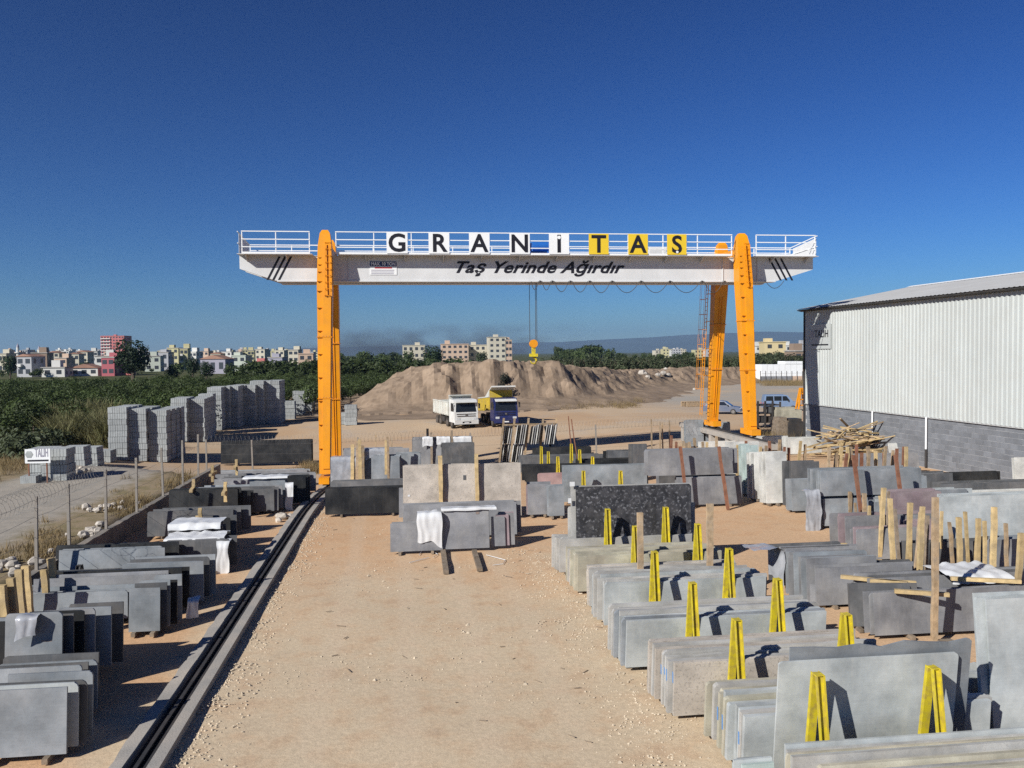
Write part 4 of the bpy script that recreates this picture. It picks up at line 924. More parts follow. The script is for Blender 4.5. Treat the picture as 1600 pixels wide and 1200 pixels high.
pk((201, 994), 250, 921, 9, [M['g_blue'], M['g_dark'], M['g_blue'], M['g_black']], 'grey slab', 'ending the second nearest left stack', lean=6, t=.045, gap=.12, jl=.04, jh=.05, grow=.03, drift=(.085, 0))  # darker slabs stepping right stand in for shaded stack ends
pk((45, 985), 200, 930, 8, M['g_blue'], 'grey slab', 'in the second nearest left stack', lean=6, t=.04, gap=.08, jl=.12, jh=.05, z0=.2)
pk((8, 1100), 98, 962, 11, [M['g_blue'], M['g_dark'], M['g_black'], M['g_grey']], 'big blue grey slab', 'with paper labels in the nearest left stack', lean=6, t=.05, gap=.13, jl=.05, jh=.05, z0=.55, drift=(.13, -.06))  # dark ones in the mix imitate shade on the stepped ends
pk((-40, 1196), 104, 1085, 8, [M['g_blue'], M['g_pale'], M['g_dark']], 'nearest blue grey slab', 'in the lower left corner', lean=6, t=.045, gap=.09, jl=.03, jh=.04, drift=(.07, 0))  # dark tones mixed in stand for shade along the right end
pk((-30, 1140), 128, 1050, 5, [M['g_blue'], M['g_dark']], 'grey slab', 'behind the lower left corner slabs', lean=6, t=.04, gap=.10, jl=.06, jh=.05, drift=(.05, 0))  # dark steps to the right imitate the shaded stack side

P_ = Gh(258, 898)
pk((262, 868), 348, 824, 5, [M['g_dark'], M['g_grey']], 'dark slab', 'under the far white sheet of the left strip', base=Vector((V(262, 830, P_.y+1.75).x, P_.y+1.75, 0)), lean=5, t=.05, gap=.12, jl=.1)
pk((268, 850), 360, 812, 4, [M['g_black'], M['g_dark']], 'black slab', 'behind the white sheets of the left strip', base=Vector((V(268, 830, P_.y+3.4).x, P_.y+3.4, 0)), lean=5, t=.05, gap=.10, jl=.1)
pk((336, 775), 392, 742, 4, [M['g_grey'], M['g_dark']], 'grey slab', 'left of the light grey slab by the track', lean=6, t=.05, gap=.1, jl=.1)
pk((100, 935), 290, 897, 4, [M['g_grey'], M['g_dark']], 'grey slab', 'between the steel stands and the second left stack', base=Gh(92, 918)+Vector((.2, -1.7, 0)), lean=7, t=.05, gap=.1, jl=.2)
pk((10, 960), 110, 925, 4, [M['g_dark'], M['g_blue']], 'dark slab', 'among the yellow timber uprights', lean=6, t=.05, gap=.12, jl=.15, z0=.3)
# right-hand yard
pk((1232, 925), 1340, 858, 6, [M['g_grey'], M['g_dark']], 'dark grey slab', 'behind the shrink-wrapped bundle front', base=Gh(1262, 948)+Vector((.1, 1.75, 0)), lean=5, t=.05, gap=.1, jl=.15)
pk((1440, 950), 1640, 902, 5, [M['g_grey'], M['g_dark']], 'grey slab', 'just behind the long grey slabs', base=Gh(1368, 1000)+Vector((.6, 1.3, 0)), lean=6, t=.05, gap=.1, jl=.2)
pk((1340, 880), 1440, 828, 5, [M['g_grey'], M['g_purple']], 'grey purple slab', 'left of the thick stakes', lean=5, t=.05, gap=.1, jl=.15)
pk((1560, 930), 1680, 845, 5, [M['g_grey'], M['g_blue']], 'upright grey slab', 'at the right edge among the stakes', lean=5, t=.05, gap=.1, jl=.15)
pk((1445, 800), 1480, 770, 4, [M['g_blue'], M['g_white']], 'grey slab', 'behind the purple slabs', lean=5, t=.05, gap=.1, jl=.15, bearers=0)
pk((1300, 800), 1450, 748, 4, M['g_blue'], 'grey slab', 'behind the double tier at the rusty posts', base=Gh(1288, 826)+Vector((.2, 3.2, 0)), lean=5, t=.05, gap=.12, jl=.2)
pk((1262, 775), 1400, 735, 4, [M['g_white'], M['g_blue']], 'grimy slab', 'in the line before the stake ends', base=Vector((V(1262, 750, 42).x, 42, hgt(20, 42))), lean=5, t=.05, gap=.12, jl=.2)
pk((1040, 770), 1130, 715, 4, [M['g_dark'], M['g_grey']], 'dark slab', 'behind the upper grey tier', base=Vector((V(1030, 720, 43).x, 43, hgt(14, 43))), lean=5, t=.05, gap=.12, jl=.2)
pk((950, 742), 1015, 705, 4, [M['g_dark'], M['g_black']], 'dark slab', 'right of the small yellow stands', lean=6, t=.05, gap=.1, jl=.2)
for X_, Z_, n_ in ((4.905, .62, 5), (5.285, .5, 4)):
    row = [o for o in bpy.data.objects if 'pale granite slab' in o.get('label', '') and ('second row' if X_ < 5 else 'nearest row') in o['label']]
    for o in row[:n_]:
        mb = MB(); L0 = Vector(o.location); mb.span((-.006, .005, Z_+U(-.05,.05)), (-.002, .055, Z_+.2+U(-.05,.05)))
        k = mb.obj('paint_mark', M['blue_ink'], o)
def sticker(lab, px, py, w_, h_, m='tarp'):
    o = [o for o in bpy.data.objects if o.get('label', '').startswith(lab)][0]
    d = min(o.data.vertices, key=lambda v: (v.co.y, 0)); y0 = o.location.y
    tz = max(v.co.z for v in o.data.vertices); ty = min(v.co.y for v in o.data.vertices if v.co.z > tz-.12); sl = ty/tz
    z = V(px, py, y0).z-o.location.z; p = V(px, py, y0+sl*z); a = math.atan(sl)
    mb = MB(); mb.box(Vector((p.x-o.location.x, p.y-y0-.008, z)), (w_, .005, h_), Matrix.Rotation(-a, 3, 'X')); mb.obj('paper_label', M[m], o)
sticker('big black slab with white', 894, 757, .16, .14); sticker('big black slab with white', 890, 783, .1, .16); sticker('front polished grey', 746, 803, .12, .08, 'paper'); sticker('front tall beige', 726, 747, .12, .2, 'g_dark'); sticker('front tall beige', 639, 775, .1, .08)

for i, (Y_, X_, L_, h_, n_, ms_) in enumerate(((19.7, -9.6, 2.6, 1.1, 5, ('g_blue','g_dark','g_black')), (23.6, -9.9, 3.4, 1.05, 5, ('g_grey','g_black')), (24.7, -8.0, 2.2, 1.1, 4, ('g_dark','g_blue')), (33.9, -10.0, 3.2, .95, 5, ('g_grey','g_dark')), (38.9, -9.6, 3.6, 1.0, 5, ('g_dark','g_grey')), (40.6, -9.9, 4.0, .9, 5, ('g_blue','g_grey')), (45.3, -10.0, 4.2, .95, 4, ('g_grey','g_black')), (46.7, -9.8, 4.4, 1.0, 4, ('g_dark','g_grey')))):  # added slabs, their dark tones standing for shadow in the gaps
    pack(Vector((X_, Y_, hgt(X_, Y_))), L_, h_, n_, [M[random.choice(ms_)] for _ in range(n_)], 'mixed dark slab', ['behind the nearest left stack', 'behind the second left stack', 'before the big grey slab at left', 'behind the sheet-covered left stack', 'behind the black slabs with timber', 'halfway up the left strip', 'before the farthest black slabs', 'just under the farthest black slabs'][i], lean=6, t=.05, gap=.12, jl=.14, jh=.06, drift=(.06, 0))
for i, (Y_, X_, L_, h_, n_, ms_) in enumerate(((21.6, 10.9, 2.8, 1.0, 5, ('g_grey','g_dark')), (27.6, 15.0, 3.4, 1.1, 5, ('g_grey','g_purple')), (29.4, 17.4, 3.0, 1.3, 4, ('g_blue','g_pale')), (31.3, 18.6, 3.6, 1.3, 4, ('g_pale','g_blue')), (36.2, 20.5, 4.4, 1.2, 5, ('g_dark','g_grey')), (44.5, 24.5, 4.0, 1.1, 4, ('g_white','g_grey')), (47.5, 15.5, 4.0, 1.0, 4, ('g_dark','g_grey')), (49.5, 10.0, 4.0, 1.0, 4, ('g_dark','g_black')))):
    pack(Vector((X_, Y_, hgt(X_, Y_))), L_, h_, n_, [M[random.choice(ms_)] for _ in range(n_)], 'mixed slab', ['right of the third yellow stand row', 'left of the purple slabs', 'before the purple slabs', 'behind the purple slabs at right', 'behind the rusty post tier', 'before the heap of poles', 'behind the upper grey tier', 'behind the small yellow stands'][i], lean=6, t=.05, gap=.10, jl=.16, jh=.08, drift=(-.05, 0))
# ------------------------------------------------------------------ stakes, sheets and loose timber
ST = [(1303,773,33.0),(1328,768,31.5),(1352,771,29.5),(1374,762,26.2),(1381,775,27.5),(1398,779,24.0),(1420,786,22.8),(1436,792,22.3),(1503,808,22.6),(1527,810,22.4),(1551,792,21.5),(1588,832,20.2)]
for i, (px, yt, Y) in enumerate(ST):
    side = ['first', 'second', 'third', 'fourth', 'fifth', 'sixth', 'seventh', 'eighth', 'ninth', 'tenth', 'eleventh', 'twelfth'][i]
    pstake(px, yt, Y, f'{side} rough wooden stake from the aisle along the grey bundles', w_=.13, d_=.11, m='wood_new' if i > 2 else 'wood', tilt=(U(-.15,.15), U(-.1,.1)))
for i, (px, yt, Y) in enumerate(((1310,790,32.2),(1340,785,30.2),(1360,790,28.0),(1388,768,26.8),(1409,795,23.4),(1428,800,22.6),(1448,805,23.2),(1470,798,24.2),(1492,815,22.9),(1515,800,23.5),(1540,815,22.0),(1563,805,22.6),(1575,818,21.6))):
    pstake(px, yt, Y, ORDN[i]+' slim wooden stake between the thicker ones along the grey bundles', w_=.085, d_=.08, m=random.choice(['wood', 'wood_new', 'wood_old']), tilt=(U(-.25,.25), U(-.1,.1)), group='slim stakes along the grey bundles')
q = Gh(1478, 1008); pstake(1462, 777, q.y-.05, 'tall forked grey stake in front of the long grey slab', w_=.12, d_=.11, m='wood', tilt=(0, 0))
stake((q.x-.1, q.y-.15, 0), .16, 'stump at the foot of the tall forked stake', w_=.42, d_=.3, m='wood_old', name='timber_stump', cat='timber', group=None)
for i, (px, py, L_, rz, z) in enumerate(((1365, 905, 1.6, -35, 1.0), (1395, 908, 1.1, -20, 1.0), (1440, 925, 1.2, -25, 1.12), (1300, 850, .9, -10, .95), (1320, 862, .9, -40, 1.0), (1345, 872, 1.2, -50, 1.0), (1540, 905, 1.6, -20, 1.15))):
    p = G(px, py, z+.06); u, v = axes(rz); mb = MB(); mb.beam(-u*L_/2, u*L_/2, .11, .09); tag(mb.obj('timber_batten', M['wood_new'], loc=p+Vector((0,0,-.02))), ORDN[i]+' rough batten lying across the tops of the grey bundles', 'timber', 'battens lying on the grey bundles')
# stake ends showing between the far right bundles
k = 0
for px0, px1, py, yt, n, Y in ((1290, 1395, 760, 700, 14, 39.0), (1045, 1120, 715, 685, 9, 46.0), (1150, 1260, 735, 690, 11, 45.0), (1395, 1420, 742, 700, 3, 38.)):
    for i in range(n):
        px = lerp(px0, px1, (i+U(.1,.9))/n); pstake(px, yt+U(-6, 10), Y+U(-.5,.5), f"{ORDN[i]} stake end from the left in the crowd {'before the warehouse wood heap' if px0 == 1290 else 'behind the grey double tier' if px0 == 1045 else 'behind the white marble' if px0 == 1150 else 'near the small leaning slabs'}", w_=.14, d_=.1, m=random.choice(['rust','wood','wood','wood_new']), tilt=(U(-.15,.15), U(-.1,.1)), group=f'crowd of stake ends {px0}')
for i, (px, yt) in enumerate(((1019, 655), (1031, 659), (1036, 660), (1046, 657))):
    pstake(px, yt, 52+.4*i, ORDN[i]+' thin tall stake standing behind the grey double tier', w_=.08, d_=.08, m='wood', tilt=(U(-.1,.1), 0), group='thin tall stakes behind the grey double tier')
for i, (px, yt, dx) in enumerate(((888, 650, .35), (893, 655, .45))):
    q_ = V(px, yt, 51.0); stake((q_.x+dx, 51, hgt(q_.x, 51)), q_.z, ('left','right')[i]+' leaning rusty bar beside the wooden rack', w_=.06, d_=.06, tilt=(-dx, 0), m='rust', group='leaning rusty bars', name='steel_bar', cat='bar')
# left of centre: stakes around the wrapped grey slabs
b_ = Gh(520, 765)
for i, (px, yt, w_) in enumerate(((549, 695, .2), (557, 690, .16), (562, 687, .2), (567, 697, .16), (603, 688, .2), (606, 683, .12))):
    pstake(px, yt, b_.y-.15-.03*i, ORDN[i]+' weathered stake from the left by the wrapped grey slabs', w_=w_, d_=.15, m='wood' if i % 2 else 'wood_new', tilt=(U(-.08,.08), .2), group='stakes by the wrapped slabs')
b_ = Gh(645, 730)
for i, (px, yt) in enumerate(((674, 676), (706, 673), (668, 670), (587, 680), (612, 684))):
    pstake(px, yt, b_.y-.12 if i < 2 else b_.y+1.5, ('left dark stake before the white sheets', 'right dark stake before the white sheets', 'stake behind the white sheets', 'lone thin stake near the left crane leg', 'short stake near the left crane leg')[i], w_=.17 if i < 3 else .1, d_=.12, m='wood_old' if i < 2 else 'wood', tilt=(0, .15))
# lower left: yellow timber uprights
for i, (px, yt, py) in enumerate(((10, 914, 965), (24, 903, 960), (36, 890, 945), (47, 884, 935), (75, 890, 925), (86, 872, 915))):
    q_ = G(px, py, .9); pstake(px, yt, q_.y, (ORDN[i]+' thick yellow timber upright from the left edge' if i < 4 else ('left','right')[i-4]+' yellow timber upright beside the large grey slab'), w_=.17, d_=.14, m='wood_new', tilt=(-.1, 0), group='yellow timber uprights')
for i, (px, py, yt) in enumerate(((127, 914, 882), (218, 908, 870))):
    p = Gh(92, 918); q_ = V(px, py, p.y-.25); r = aframe(q_.x, p.y-.35, V(px, yt, p.y-.35).z-p.z, ('left' if i == 0 else 'right')+' black steel stand before the large grey slab', spread=.3, mats='dkmetal'); r.name = 'steel_stand'; r['group'] = 'black steel stands'
for i, (px, py, z) in enumerate(((310, 820, 1.0), (330, 745, .95), (368, 735, .95), (300, 770, 1.1), (350, 775, 1.1))):
    p = G(px, py, z); mb = MB(); mb.beam((0, -.4, 0), (U(-.2,.2), .5, .05), .14, .12); mb2 = mb.obj('timber_block', M['wood_new'], loc=p+Vector((0, .2, .1))); tag(mb2, ORDN[i]+' timber piece lying on the slabs of the left strip', 'timber', 'timber pieces on the left slabs')
    stake(p+Vector((0, .3, -.3)), p.z+.55, ORDN[i]+' timber upright between the slabs of the left strip', w_=.13, d_=.1, m='wood_new', group='timber uprights of the left strip')
# two loose beams on the ground in front of the central bundle
for i, (a, b) in enumerate((((697, 897), (692, 862)), ((750, 893), (741, 864)))):
    A, B = Gh(*a), Gh(*b); mb = MB(); mb.beam(Vector((0,0,.06)), B-A+Vector((0,0,.06)), .17, .12); tag(mb.obj('timber_beam', M['wood_old'], loc=A), ('left' if i == 0 else 'right')+' loose timber beam on the ground before the central bundle', 'timber')
# the heap of poles by the warehouse
c0 = Gh(1335, 716)
for i in range(68):
    a = U(-.5, .5)+random.choice([0, .5, -.6, 2.6]); L_ = U(1.6, 3.6); r_ = U(0, 1); lay = i/68
    x = U(-2.9, 2.9)*(1-.55*lay); y_ = U(-1.3, 1.6)*(1-.5*lay); z = .1+1.8*lay*(1-.25*abs(x)/2.9)
    d = Vector((math.cos(a), math.sin(a)*.8, U(-.32, .32)*(.4+lay))).normalized(); mb = MB(); mb.beam(-d*L_/2, d*L_/2, U(.08,.13), U(.05,.1))
    tag(mb.obj('timber_pole', M[random.choice(['wood_new', 'wood_new', 'wood'])], loc=c0+Vector((x, y_, z+abs(d.z)*L_*.3))), 'split timber pole in the heap against the warehouse wall', 'timber', 'heap of timber poles')

def sheet(P, u, v, L_, depth, drop, label, m='tarp', seed=0, amp=.07, nm='plastic_sheet'):
    n, k = 14, 12; mb = MB(); tot = depth+drop
    for j in range(k+1):
        s = tot*j/k
        for i in range(n+1):
            x = L_*i/n; nz = NZ.noise((x*2.2+seed*7, s*2.0, seed)); nz2 = NZ.noise((x*5+seed, s*1.2, seed+3))
            dr = drop*(1+.45*NZ.noise((x*1.7, seed*3.3, 0))); sj = min(s, depth)
            if s <= depth: p = v*(depth-s)+Vector((0,0,.05+amp*abs(nz)+.03*nz2))
            else: q_ = (s-depth)/drop; p = -v*(.05+amp*abs(nz2)+amp*.8*q_*abs(nz))+Vector((0,0,.05-dr*q_))
            mb.v.append(tuple(u*(x+.06*nz*1.2)+p))
    mb.f = [(j*(n+1)+i, j*(n+1)+i+1, (j+1)*(n+1)+i+1, (j+1)*(n+1)+i) for j in range(k) for i in range(n)]
    return tag(mb.obj(nm, M[m], loc=P, smooth=True, fix=False), label, 'sheet', 'plastic sheets draped over slabs')
def psheet(px, py, xr, Y, depth, drop, label, **k):
    a = V(px, py, Y); b = V(xr, py, Y); u, v = axes(k.pop('rot', 0)); return sheet(a, u, v, max(.3, b.x-a.x), depth, drop, label, seed=px % 17, **k)
yc = Gh(689, 863).y
psheet(652, 805, 690, yc-.02, .5, .95, 'torn white sheet hanging over the central grey bundle')
psheet(690, 797, 775, yc+.2, .35, .08, 'white plastic edge along the polished grey slab', amp=.03)
yc = Gh(645, 730).y
for a, b, d in ((660, 676, .75), (682, 703, .7), (708, 736, .8)): psheet(a, 684, b, yc-.05, .4, d, ('left', 'middle', 'right')[(660, 682, 708).index(a)]+' white sheet on the slabs before the white truck')
yc = Gh(516, 765).y
psheet(517, 716, 556, yc-.05, .5, 1.5, 'grey plastic wrap on the slabs at the left crane leg', m='wrap')
psheet(570, 703, 602, yc+.1, .5, .7, 'grey plastic wrap between the stakes near the left crane leg', m='wrap')
yc = Gh(390, 798).y
psheet(380, 748, 450, yc+.1, .6, .06, 'white sheet on top of the light grey slabs left of the track', amp=.1); psheet(446, 757, 457, yc-.05, .3, 1.15, 'white sheet hanging at the corner left of the track')
psheet(340, 745, 460, Gh(338, 762).y+.4, 1.2, .1, 'crumpled white sheet over the low stack left of the track', amp=.12)
yc = Gh(258, 898).y
psheet(256, 845, 350, yc+.35, 1.0, .22, 'crumpled white sheet over the dark stack in the left strip', amp=.12); psheet(338, 850, 358, yc-.05, .5, .9, 'white sheet hanging on the end of the dark stack')
psheet(262, 822, 345, yc+1.6, 1.0, .2, 'white sheet over the stack behind the dark one', amp=.1)
psheet(292, 940, 312, Gh(201, 994).y+.9, .2, .5, 'white rag hanging from the shaded slab ends')
psheet(26, 968, 58, Gh(8, 1100).y-.06, .2, .5, 'clear wrap torn on the big blue grey slab', m='wrap', amp=.05)
psheet(1485, 905, 1580, Gh(1368, 1000).y+.9, 1.2, .15, 'crumpled white sheet among the thick stakes', amp=.16)
psheet(1258, 770, 1282, Gh(1288, 826).y-.12, .3, 1.5, 'clear wrap on the corner of the double tier', m='wrap', amp=.1)
psheet(1222, 860, 1262, Gh(1262, 948).y+1.0, .9, 1.0, 'clear wrap around the left end of the wrapped bundle', m='wrap', amp=.06, rot=100)

# paper labels on the nearest left stack
big = [o for o in bpy.data.objects if o.get('label', '').startswith('front big blue grey slab')][0]
for px, py in ((73, 967), (73, 1001), (78, 1036)):
    a = RAD(6); z = V(px, py, big.location.y).z; yy = big.location.y+(z-big.location.z)*math.tan(a); p = V(px, py, yy)
    mb = MB(); mb.box((p.x, p.y-.006, p.z), (.2, .004, .045), Matrix.Rotation(-a, 3, 'X')); sub(mb, 'paper_label', M['paper'], big)

# ------------------------------------------------------------------ concrete block stacks
def layer_mesh(w_, d_, h_, nx, ny, name):
    mb = MB(); g = .018; c = 0
    for i in range(nx):
        x0, x1 = -w_/2+w_*i/nx, -w_/2+w_*(i+1)/nx; e = U(-.012, .012)
        for yy0, yy1 in ((-d_/2+e, -d_/2+d_/ny), (d_/2-d_/ny, d_/2+e)): mb.span((x0+g/2, yy0, .008), (x1-g/2, yy1, h_-.012))
    for j in range(ny):
        y0, y1 = -d_/2+d_*j/ny, -d_/2+d_*(j+1)/ny; e = U(-.012, .012)
        for xx0, xx1 in ((-w_/2+.01+e, -w_/2+.2), (w_/2-.2, w_/2-.01+e)): mb.span((xx0, y0+g, .009), (xx1, y1-g, h_-.013))
    mb.span((-w_/2+.05, -d_/2+.05, 0), (w_/2-.05, d_/2-.05, h_-.02))
    me = mb.mesh(name); me.materials.append(M['block']); return me
LAY = [layer_mesh(1.26, 1.26, .42, 8, 6, 'block_layer') for _ in range(4)]
def block_stack(x, y, n, label, rz=0, sc=1.0, z=None):
    r = tag(empty('block_stack', (x, y, hgt(x, y)-.03 if z is None else z), rz), label, 'block stack', 'stacks of grey concrete blocks')
    for i in range(n):
        o = link('block_layer', random.choice(LAY), None, r, (U(-.03,.03), U(-.03,.03), i*.42)); o.rotation_euler.z = random.choice([0, math.pi])
        o.scale = (sc, sc, 1)
    return r
for j in range(4):
    for i, px in enumerate((184, 214.5, 246.5)):
        if j and i < 2 and j > 2: continue
        P = G(px, 711-2*i, 0.05); block_stack(P.x, P.y+.63+j*1.36, 9+(i == 2 and j < 2)*0, f"{('left', 'middle', 'right')[i]} tall block stack {('at the front', 'in the second line', 'in the third line', 'in the last line')[j]} of the near group of three", rz=RAD(U(-2,2)+3))
for k, (px, pb, n, dep, nm) in enumerate(((280, 690, 9, 2, 'behind the near group of three'), (308, 690, 9, 3, 'second behind the near group'), (322, 678, 9, 1, 'between the second and third of the far group'), (336, 672, 10, 2, 'third from the left of the far group'), (349, 669, 10, 1, 'wedged left of the middle of the far group'), (389, 664, 10, 1, 'wedged right of the shaded one'), (414, 662, 11, 1, 'wedged before the last on the right'), (362, 668, 10, 2, 'in the middle of the far group'), (374, 664, 10, 2, 'shaded in the far group'), (402, 663, 11, 2, 'second last on the right of the far group'), (427, 662, 11, 3, 'last on the right of the far group'), (467, 648, 7, 1, 'left of the pair by the crane leg'), (482, 645, 7, 1, 'right of the pair by the crane leg'))):
    P = Gh(px, pb)
    for j in range(dep): block_stack(P.x, P.y+.7+1.36*j, n, f"tall block stack {nm}{', in the line behind' if j else ''}{' again' if j > 1 else ''}", sc=1.05 if k < 5 else 1.12)
for px, pb, n, nm in ((452, 655, 5, 'low block stack beside the pair by the crane leg'), (115, 727, 3, 'long low block stack right of the white sign'), (136, 727, 3, 'low block stack next to the long low one'), (158, 722, 2, 'small low block stack before the tall ones'), (64, 750, 4, 'block stack right under the white sign'), (84, 751, 4, 'shaded block stack beside the white sign')):
    P = Gh(px, pb); block_stack(P.x, P.y+.65, n, nm)
P = Gh(43, 756); block_stack(P.x, P.y+.4, 1, 'single block layer on the ground left of the white sign', sc=.6)
P = Gh(548, 664); block_stack(P.x, P.y+.6, 5, 'wrapped pallet of blocks right of the left crane leg', sc=1.0)
for i, (px, py) in enumerate(((536, 663),)):
    P = Gh(px, py); block_stack(P.x, P.y+.4, 3, 'smaller pallet of blocks right at the left crane leg', sc=.7)
# the white sign on posts
P = Gh(62, 752); sg = tag(empty('roadside_sign', P), 'white sign board reading TALIH on two rusty posts', 'sign'); Ys = P.y-.6
a, b = V(39.5, 724, Ys), V(78.5, 701, Ys)
mb = MB(); mb.span((a.x, Ys-.03, a.z), (b.x, Ys, b.z)); bd = sub(mb, 'board', M['white'], sg)
for x in (a.x+.15, b.x-.2): mb = MB(); mb.beam((x, Ys+.04, P.z-.1), (x, Ys+.04, b.z-.05), .06, .06); sub(mb, 'post', M['rust'], sg)
text('TALIH', .62, M['b_lilac'], (lerp(a.x, b.x, .66), Ys-.036, lerp(a.z, b.z, .45)), bd, 'sign_text', bold=.012, ext=.002, fitw=(b.x-a.x)*.52)
mb = MB(); mb.span((lerp(a.x,b.x,.1), Ys-.037, lerp(a.z,b.z,.12)), (lerp(a.x,b.x,.93), Ys-.032, lerp(a.z,b.z,.24))); sub(mb, 'sign_rule', M['ink'], bd)
mb = MB(); mb.cyl((lerp(a.x,b.x,.17), Ys-.037, lerp(a.z,b.z,.62)), (lerp(a.x,b.x,.17), Ys-.032, lerp(a.z,b.z,.62)), .20, n=6); em = sub(mb, 'sign_emblem', M['g_pale'], bd)

# ------------------------------------------------------------------ vehicles
def wheel(par, x, y, r=.5, w_=.32):
    b = base_of(par)
    mb = MB(); mb.cyl((x-w_/2, y, r), (x+w_/2, y, r), r, n=18); t_ = mb.obj('wheel', M['black'], par)
    s = -1 if x < 0 else 1
    mb = MB(); mb.cyl((x+s*w_/2, y, r), (x+s*(w_/2+.015), y, r), r*.56, n=14); mb.obj('rim', M['steel'], t_)
def L(mb, name, m, par, **k): return mb.obj(name, M[m], par, **k)
def truck(P, rz, cabm, bodym, label, tip=0, canopy=False):
    t = tag(empty('dump_truck', P, rz), label, 'truck', 'dump trucks parked on the open ground')
    f = lambda u, v, q: (q, u, v)
    mb = MB(); mb.prism([(0.03,.62),(0,1.0),(.05,1.62),(.34,2.72),(.55,2.9),(1.95,2.95),(2.0,.62)], f, -1.22, 1.22); cab = L(mb, 'cab', cabm, t)
    mb = MB(); mb.add([(-1.08,.055,1.68),(1.08,.055,1.68),(.98,.30,2.60),(-.98,.30,2.60),(-1.08,.1,1.68),(1.08,.1,1.68),(.98,.35,2.60),(-.98,.35,2.60)], [(0,1,2,3),(4,5,6,7),(0,1,5,4),(1,2,6,5),(2,3,7,6),(3,0,4,7)]); L(mb, 'windscreen', 'glass', cab)
    for s in (-1, 1):
        mb = MB(); mb.prism([(.3,1.72),(1.35,1.72),(1.35,2.55),(.52,2.55)], f, s*1.2, s*1.232); L(mb, 'side_window', 'glass', cab)
        mb = MB(); mb.box((s*.88, .0, 1.0), (.38, .06, .2)); L(mb, 'headlight', 'chrome', cab)
        mb = MB(); mb.box((s*1.42, .18, 2.25), (.16, .1, .5)); mb.beam((s*1.2,.3,2.55),(s*1.42,.2,2.5),.04,.04); L(mb, 'mirror', 'dkmetal', cab)
    mb = MB(); mb.box((0, .06, 1.47), (2.0, .1, .07)); mb.box((0, .0, 1.28), (1.9, .06, .06)); L(mb, 'grille', 'dkmetal' if cabm != 'navy' else 'ink', cab)
    mb = MB(); mb.cyl((0,-.03,1.36),(0,.03,1.36),.11,n=14); L(mb, 'badge', 'steel', cab)
    mb = MB(); mb.box((0, -.03, .68), (2.46, .24, .42)); bp_ = L(mb, 'bumper', cabm, t)
    mb = MB(); mb.box((0, -.155, .66), (.9, .012, .14)); L(mb, 'air_intake', 'ink', bp_)
    mb = MB(); mb.box((0, -.165, .60), (.5, .008, .11)); L(mb, 'number_plate', 'white', bp_)
    mb = MB(); mb.prism([(-.12,2.62),(.3,2.82),(.3,2.86),(-.12,2.68)], f, -1.1, 1.1); L(mb, 'sun_visor', 'truck_white', cab)
    if canopy:
        mb = MB(); mb.box((0, .20, 2.74), (1.3, .03, .12)); L(mb, 'visor_strip', 'white', cab)
    mb = MB(); mb.box((0, 4.9, .85), (.9, 6.2, .35)); L(mb, 'chassis', 'dkmetal', t)
    for y in (1.25, 2.95, 5.6, 6.95):
        for s in (-1, 1): wheel(t, s*1.02, y)
    for s in (-1, 1):
        mb = MB(); mb.box((s*1.05, 4.25, .78), (.34, .9, .5)); L(mb, 'side_tank', 'dkmetal', t)
    # tipping body, hinged at the rear
    hp = Vector((0, 7.9, 1.2)); R = Matrix.Rotation(RAD(-tip), 3, 'X')
    def tb(mb): mb.v = [tuple(R @ (Vector(p)-hp)+hp) for p in mb.v]; return mb
    y0, y1, z0, z1 = 2.2, 8.1, 1.2, 2.55
    mb = MB(); mb.span((-1.2, y0, z0), (1.2, y1, z0+.1)); body = L(tb(mb), 'tipper_floor', bodym, t)
    for s in (-1, 1):
        mb = MB(); mb.span((s*1.2, y0, z0+.101), (s*1.26, y1, z1)); L(tb(mb), 'tipper_side', bodym, body)
        for i in range(7):
            y = lerp(y0+.1, y1-.1, i/6); mb = MB(); mb.span((s*1.261, y-.05, z0+.05), (s*1.31, y+.05, z1)); L(tb(mb), 'rib', bodym, body)
        mb = MB(); mb.span((s*1.19, y0-.01, z1+.001), (s*1.32, y1, z1+.1)); L(tb(mb), 'top_rail', 'truck_cream', body)
    mb = MB(); mb.span((-1.18, y1-.08, z0+.101), (1.18, y1-.02, z1)); L(tb(mb), 'tailgate', bodym, body)
    hz = 3.25; mb = MB(); mb.span((-1.19, y0-.02, z0+.101), (1.19, y0+.05, hz)); L(tb(mb), 'headboard', bodym, body)
    if canopy:
        mb = MB(); mb.add([(-1.2, y0, hz), (1.2, y0, hz), (1.25, .9, hz+.28), (-1.25, .9, hz+.28), (-1.2, y0, hz+.1), (1.2, y0, hz+.1), (1.25, .9, hz+.42), (-1.25, .9, hz+.42)], [(0,1,2,3),(4,5,6,7),(0,1,5,4),(1,2,6,5),(2,3,7,6),(3,0,4,7)]); L(tb(mb), 'cab_guard', 'truck_white', body)
        for s in (-1, 1):
            mb = MB(); mb.prism([(y0+.05, hz+.05), (y0+.05, z1), (y0+2.4, z1)], f, s*1.2, s*1.26); L(tb(mb), 'gusset', 'truck_cream', body)
    else:
        mb = MB(); mb.span((-1.2, y0-.35, hz+.001), (1.2, y0+.05, hz+.08)); L(tb(mb), 'headboard_lip', 'truck_cream', body)
    return t
truck(Gh(729, 670), RAD(13), 'truck_white', 'truck_cream', 'white dump truck with cream tipper body beside the blue truck')
truck(Gh(791, 668), RAD(6), 'navy', 'truck_yellow', 'navy blue dump truck with yellow tipper body and white cab guard', tip=4, canopy=True)

